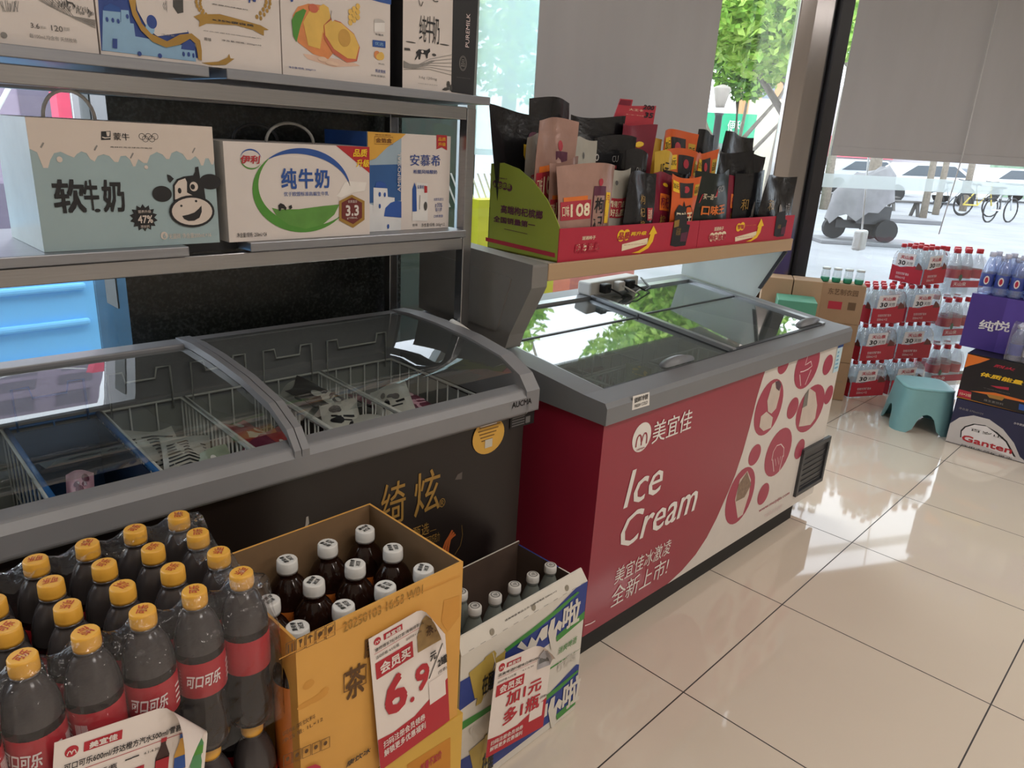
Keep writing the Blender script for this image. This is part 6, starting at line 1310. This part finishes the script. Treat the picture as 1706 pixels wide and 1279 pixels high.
for k in (1, 2): dup(p0, c1+Vector((.01*k, -.006*k, HP*k)), 'red and white water pack %s of the leftmost water stack' % (lv[k] if k < 2 else 'on top'), PRZ+.03*k)
q2 = gz(1495, 655, 0); c2 = c1+Vector((math.cos(PRZ), math.sin(PRZ), 0))*.30
for k in range(4): dup(p0, c2+Vector((.008*k, .004*k, HP*k)), 'red and white water pack %s, middle stack behind the stool' % lv[k], PRZ+(.03, -.04, .05, .28)[k])
for z in (.0,): pass
GB = 'large clear water packs beside the purple carton'
b0 = water_pack('-', 3, 2, .043, .30, False, GB); c3 = c2+Vector((math.cos(PRZ), math.sin(PRZ), 0))*.325+Vector((.02, .0, 0))
b0.location = c3; b0.rotation_euler.z = PRZ; b0['label'] = 'large clear water pack at the bottom beside the black carton'
dup(b0, c3+Vector((.012, .008, .303)), 'large clear water pack in the middle beside the purple carton', PRZ+.05)
dup(b0, c3+Vector((.03, .02, .606)), 'large clear water pack with red caps on top beside the purple carton', PRZ-.04)
# brown cartons with jars
BRC = mat('kraft_carton', 'a8896b', .75, noise=.05, scale=9); GJ = mat('green_bottle_base', '2f8a6a', .3); BRI2 = mat('kraft_ink', '6f563f', .7)
KA = math.radians(-62); KC = gz(1404, 668, 0); KU = Vector((math.cos(KA), math.sin(KA), 0)); KN = Vector((-math.sin(KA), math.cos(KA), 0))
def kraft(u0, u1, d0, z0, z1, label, art_=False, m=None, name='carton', dep=.15):      # u runs left from the right-hand corner
    W_ = u1-u0; H_ = z1-z0; mb = MB().box(-W_/2, -dep/2, 0, W_/2, dep/2, H_, m or BRC); fr = front(-W_/2, -dep/2, 0)
    if art_:
        mb.text(fr, '东艺制衣园', W_*.2, H_*.72, W_*.85, H_*.88, BRI2, .02, 0, 2); mb.quad(fr, W_*.25, H_*.35, W_*.55, H_*.55, CRD, 1); mb.quad(fr, W_*.68, H_*.36, W_*.85, H_*.56, BRI2, 1)
    elif m is None: mb.quad(fr, W_*.1, H_*.47, W_*.9, H_*.53, mat('parcel_tape', '9c8468', .4), 1)
    o = mb.build(name, bevel=.003, origin=(0, 0, 0)); o.location = KC-KU*((u0+u1)/2)+KN*(d0+dep/2)+Vector((0, 0, z0)); o.rotation_euler = (0, 0, KA)
    return tag(o, label, name, 'brown cartons behind the red freezer' if m is None else None)
kraft(0, .25, 0, .002, .235, 'brown carton at the bottom of the stack behind the red freezer')
kraft(0, .25, 0, .237, .47, 'middle brown carton of the stack behind the red freezer')
kraft(0, .25, 0, .472, .70, 'brown carton with clear jars on top behind the red freezer', True)
kraft(.262, .415, -.23, .002, .36, 'brown carton low down left of the jar topped stack'); kraft(.42, .58, -.23, .002, .36, 'brown carton low down nearest the steel column')
kraft(.262, .415, -.23, .362, .735, 'upright brown carton left of the jar topped stack'); kraft(.42, .58, -.23, .362, .735, 'upright brown carton nearest the steel column')
kraft(.30, .50, -.46, .002, .655, 'green plastic crate standing between the red freezer and the brown cartons', False, mat('dull_green_plastic', '4f8f76', .45), 'crate', .20)
for k in range(4):
    p = KC-KU*(.225-.062*k)+KN*.05
    t = thing('drink_jar', 'clear jar with a green base, %s from the left on the brown carton' % ORD[k], 'jar', (p.x, p.y, .7015), 0, 'clear jars on the brown carton')
    MB().lathe([(.02, 0), (.024, .004), (.025, .02), (.025, .028)], GJ, n=16).build('base', t); MB().lathe([(.0245, .028), (.025, .05), (.022, .06), (.022, .075)], CLEAR, n=16, cap=False).build('jar_wall', t); MB().lathe([(.0235, .072), (.0235, .082), (.02, .084)], mat('jar_lid_clear', 'ccd2d2', .3), n=16).build('lid', t)
# teal stool
def stool():
    A_ = gz(1487, 707, 0); B_ = gz(1562, 731, 0); C_ = gz(1582, 690, 0)
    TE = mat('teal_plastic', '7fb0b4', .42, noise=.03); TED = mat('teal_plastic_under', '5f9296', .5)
    c = gz(1524, 707, 0); t = thing('plastic_stool', 'teal plastic stool standing in front of the water packs', 'stool', c, math.radians(32)); H_ = .245
    n = 48; rows = []
    def sq(a, s_, k): c_, q = math.cos(a), math.sin(a); e = k; r = (abs(c_)**e+abs(q)**e)**(-1/e); return (s_*r*c_, s_*r*q)
    def width(z): return .158-.030*(z/H_)
    zs = [0, .03, .06, .09, .12, .15, .18, .21, .235, H_]
    def arch(a):                                # height of the leg opening at this heading
        d = ((a+PI/4) % (PI/2))-PI/4            # 0 at the side centres
        w_ = .40; return 0 if abs(d) > w_ else .11*math.sqrt(max(0, 1-(d/w_)**2))
    V = []
    for j in range(9):
        for i in range(n):
            a = 2*PI*i/n; z = arch(a)+(.235-arch(a))*j/8; x, y = sq(a, width(z), 5); V.append((x, y, z))
    outer = list(V); inn = []
    for j in range(9):
        for i in range(n):
            a = 2*PI*i/n; z = arch(a)+(.232-arch(a))*j/8; x, y = sq(a, width(z)-.006, 5); inn.append((x, y, z))
    mb = MB(); F = [(j*n+i, j*n+(i+1) % n, (j+1)*n+(i+1) % n, (j+1)*n+i) for j in range(8) for i in range(n)]
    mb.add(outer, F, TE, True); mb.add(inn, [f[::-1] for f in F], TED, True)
    mb.add(outer[:n]+inn[:n], [(i, n+i, n+(i+1) % n, (i+1) % n) for i in range(n)], TE)
    mb.build('legs', t)
    top = MB(); R0 = [sq(2*PI*i/n, width(.235), 5)+(.235,) for i in range(n)]; R1 = [sq(2*PI*i/n, width(.235)+.002, 5)+(.241,) for i in range(n)]; R2 = [sq(2*PI*i/n, width(.235)-.006, 4.5)+(.247,) for i in range(n)]; R3 = [sq(2*PI*i/n, width(.235)-.03, 4)+(.2445,) for i in range(n)]
    top.add(R0+R1+R2+R3, [(j*n+i, j*n+(i+1) % n, (j+1)*n+(i+1) % n, (j+1)*n+i) for j in range(3) for i in range(n)]+[tuple(range(3*n, 4*n)), tuple(range(n-1, -1, -1))], TE, True); top.build('seat', t)
    w_ = width(.15); sl = Fr((0, -w_-.0015, .15), (1, 0, 0), (0, .18, 1)); s2 = MB(); s2.quad(sl, .0, -.0, .05, .03, mat('sticker_paper', 'd6ccd2', .5), 1); s2.ell(sl, .025, .016, .006, .006, CRD, 2, 12); s2.quad(sl, .012, .005, .038, .009, GREYINK, 2)
    s2.build('price_sticker', t)
stool()
# mineral water carton, energy drink carton, purple carton
GX, gyl = gz(1575, 735, 0).x, gz(1575, 735, 0).y
DKB = mat('midnight_blue_card', '272a4a', .45, noise=.04); PAL = mat('pale_arch_print', 'c9c4c2', .5, noise=.02)
def sideart(mb, x, s=1, ox=0, oy=0):
    fr = left(x, 0, 0); return Art(mb, fr, CM(fr, None, s, ox, oy))
S7 = 406/1236
def lbox(name, x0, ya, yb, z0, z1, m, depth): return MB().box(x0, yb, z0, x0+depth, ya, z1, m)
yb = gyl-.46
mb = lbox('', GX, gyl, yb, .002, .243, DKB, .36); A = sideart(mb, GX, S7, 1300, 360)
pts = [(832, 1140), (836, 1090), (860, 1050), (910, 1020), (980, 1010), (1060, 1030), (1130, 1080), (1185, 1150), (1215, 1220), (1236, 1330)]
pu = [A.mp(*q) for q in pts]; pu = [(min(max(u, -gyl), -yb), min(max(v, .004), .24)) for u, v in pu]; mb.poly(A.fr, [(-gyl, .004)]+pu[1:]+[(pu[-1][0], .004)], PAL, 1)
rg = [(912, 1120), (915, 1085), (935, 1065), (980, 1052), (1040, 1060), (1100, 1095), (1150, 1140), (1195, 1222)]
A.p(rg, INK, 2); A.p([(a+(6 if a < 1050 else -7), b+5) for a, b in rg], WWH, 3)
A.t('百岁山', 968, 1072, 1128, 1130, INK, .01, 0, 5); A.t('Ganten', 926, 1105, 1172, 1206, RED2, .03, 0, 5); A.t('饮用天然矿泉水', 918, 1152, 1178, 1236, INK, .0, 0, 5); A.t('净含量 570ml×24', 908, 966, 1028, 1008, SK, 0, 0, 3); A.t('水中贵族', 1186, 1042, 1240, 1068, WWH, 0, 0, 3)
tag(mb.build('water_carton', bevel=.003), 'dark blue mineral water carton with a pale arch on the floor tiles', 'carton')
mb = lbox('', GX+.01, gyl+.005, yb, .245, .487, mat('black_gloss_card', '1e1d21', .35, noise=.05), .36); A = sideart(mb, GX+.01, S7, 1300, 360)
mp = A.mp; cl = lambda pts: [(min(max(a, -gyl-.004), -yb), min(max(b, .247), .486)) for a, b in (mp(*q) for q in pts)]
mb.poly(A.fr, cl([(940, 695), (1065, 725), (1010, 745), (960, 758), (925, 765)]), ORG, 2); mb.poly(A.fr, cl([(885, 910), (1240, 1008), (1240, 1022), (885, 928)]), mat('amber_stripe', 'c98a2c', .4), 2)
mb.poly(A.fr, cl([(905, 876), (970, 893), (966, 930), (900, 910)]), CRD, 2); A.t('15×2倍', 914, 890, 966, 918, CREAM, .01, 0, 4)
A.p([(1065, 858), (1160, 868), (1158, 882), (1100, 872)], CRD, 2); A.p([(960, 885), (1090, 895), (1240, 935), (1240, 945), (1100, 915)], ORG, 2); A.p([(1045, 900), (1140, 918), (1125, 935), (1060, 920)], mat('bronze_badge', 'a87c3c', .4), 3)
A.t('烈火', 1085, 748, 1190, 786, CRD, .04, .2, 5); A.t('体质能量', 1020, 788, 1230, 858, YEL, .04, .15, 5); A.t('牛磺酸功能饮料', 1030, 868, 1165, 902, SK, 0, 0, 4); A.t('维生素饮料', 1035, 925, 1130, 960, SK, 0, 0, 4)
A.p([(1212, 950), (1250, 960), (1250, 990), (1208, 980)], BLUE, 3)
tag(mb.build('energy_drink_carton', bevel=.003), 'black energy drink carton with yellow lettering on top of the dark blue carton', 'carton')
PU = mat('violet_card', '4a3788', .45, noise=.04); y2 = gyl-.02; xp = GX+.14
mb = lbox('', xp, y2+.10, yb-.05, .489, .77, PU, .30); A = sideart(mb, xp, S7, 1300, 360)
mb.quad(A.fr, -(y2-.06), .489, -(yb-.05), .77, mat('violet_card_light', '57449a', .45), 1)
A.t('纯', 1016, 522, 1078, 586, WWH, .02, 0, 4); A.t('悦', 1090, 526, 1160, 590, WWH, .02, 0, 4)
tag(mb.build('water_carton', bevel=.003), 'violet carton lettered in white above the black energy drink carton', 'carton')
BCAP = mat('blue_white_cap', 'cfd4ea', .4); BBAND = mat('blue_bottle_label', '3f4f9c', .4, noise=.1); BBODY = film('bluish_bottle_plastic', (.8, .85, .97), .2, 'bcc8e8', rough=.06, minrefl=.05)
def single(x, y, z, label, group, first=[None]):
    if first[0] is None:
        t = thing('water_bottle', label, 'bottle', (x, y, z), 0, group); b = MB().lathe([(.025, 0), (.03, .005), (.031, .015), (.031, .12), (.029, .135), (.02, .165), (.0135, .185), (.0125, .195)], BBODY, n=16).build('body', t)
        mb = MB().lathe([(.0313, .04), (.0317, .041), (.0317, .104), (.0313, .105)], BBAND, n=16, cap=False); fr = around(.0317, .04, PI*1.05); mb.ell(fr, 0, .033, .012, .022, WWH, 2, 16); mb.ell(fr, 0, .033, .007, .015, CRD, 3, 12); mb.build('label', t); MB().lathe([(.0155, .19), (.0155, .21), (.013, .213)], BCAP, n=12).build('cap', t); first[0] = t
    else: dup(first[0], (x, y, z), label, .3*(random.random()-.5), group)
for k in range(6):
    single(xp+.04, y2+.06-.068*k, .7705, 'blue labelled water bottle, %s from the left in the front row on the violet carton' % ORD[k], 'blue water bottles on the violet carton')
for k in range(5): single(xp+.115, y2+.05-.068*k, .7705, 'blue labelled water bottle, %s from the left in the second row on the violet carton' % ORD[k], 'blue water bottles on the violet carton')
def small_pack(x, y, z, rz, label, name='water_pack'):
    t = thing('water_pack', label, 'water pack', (x, y, z), rz, 'small wrapped packs at the right edge'); r = .031
    for i in range(2):
        for j in range(4):
            b = MB().lathe([(.026, 0), (.03, .006), (.031, .1), (.03, .12), (.018, .15), (.013, .165)], BBODY, ((i-.5)*.063, (j-1.5)*.063, 0), 14).lathe([(.0314, .03), (.0318, .031), (.0318, .085), (.0314, .086)], BBAND if j % 2 else WWH, ((i-.5)*.063, (j-1.5)*.063, 0), 14, False).build('bottle', t)
            MB().lathe([(.0155, .162), (.0155, .18), (.013, .182)], BCAP, ((i-.5)*.063, (j-1.5)*.063, 0), 10).build('cap', b)
    hx, hy = .066, .129; prof = [(hx, .004), (hx, .13), (hx*.95, .16), (hx*.5, .186), (0, .19), (-hx*.5, .186), (-hx*.95, .16), (-hx, .13), (-hx, .004)]
    mb = MB(); V = [(a, y_, z_) for y_ in (-hy, hy) for a, z_ in prof]; n = len(prof)
    mb.add(V, [(i, i+1, n+i+1, n+i) for i in range(n-1)]+[tuple(range(n)), tuple(range(2*n-1, n-1, -1))], WRAP2, True); mb.build('wrap', t)
q = gx(1728, 600, GX+.07); small_pack(GX+.075, q.y+.0, .4885, 0, 'small wrapped pack of blue and white bottles standing on the black carton')
q = gx(1695, 450, xp+.17); small_pack(xp+.22, q.y-.02, .7705, .25, 'small wrapped pack of bottles behind the bottles on the violet carton')
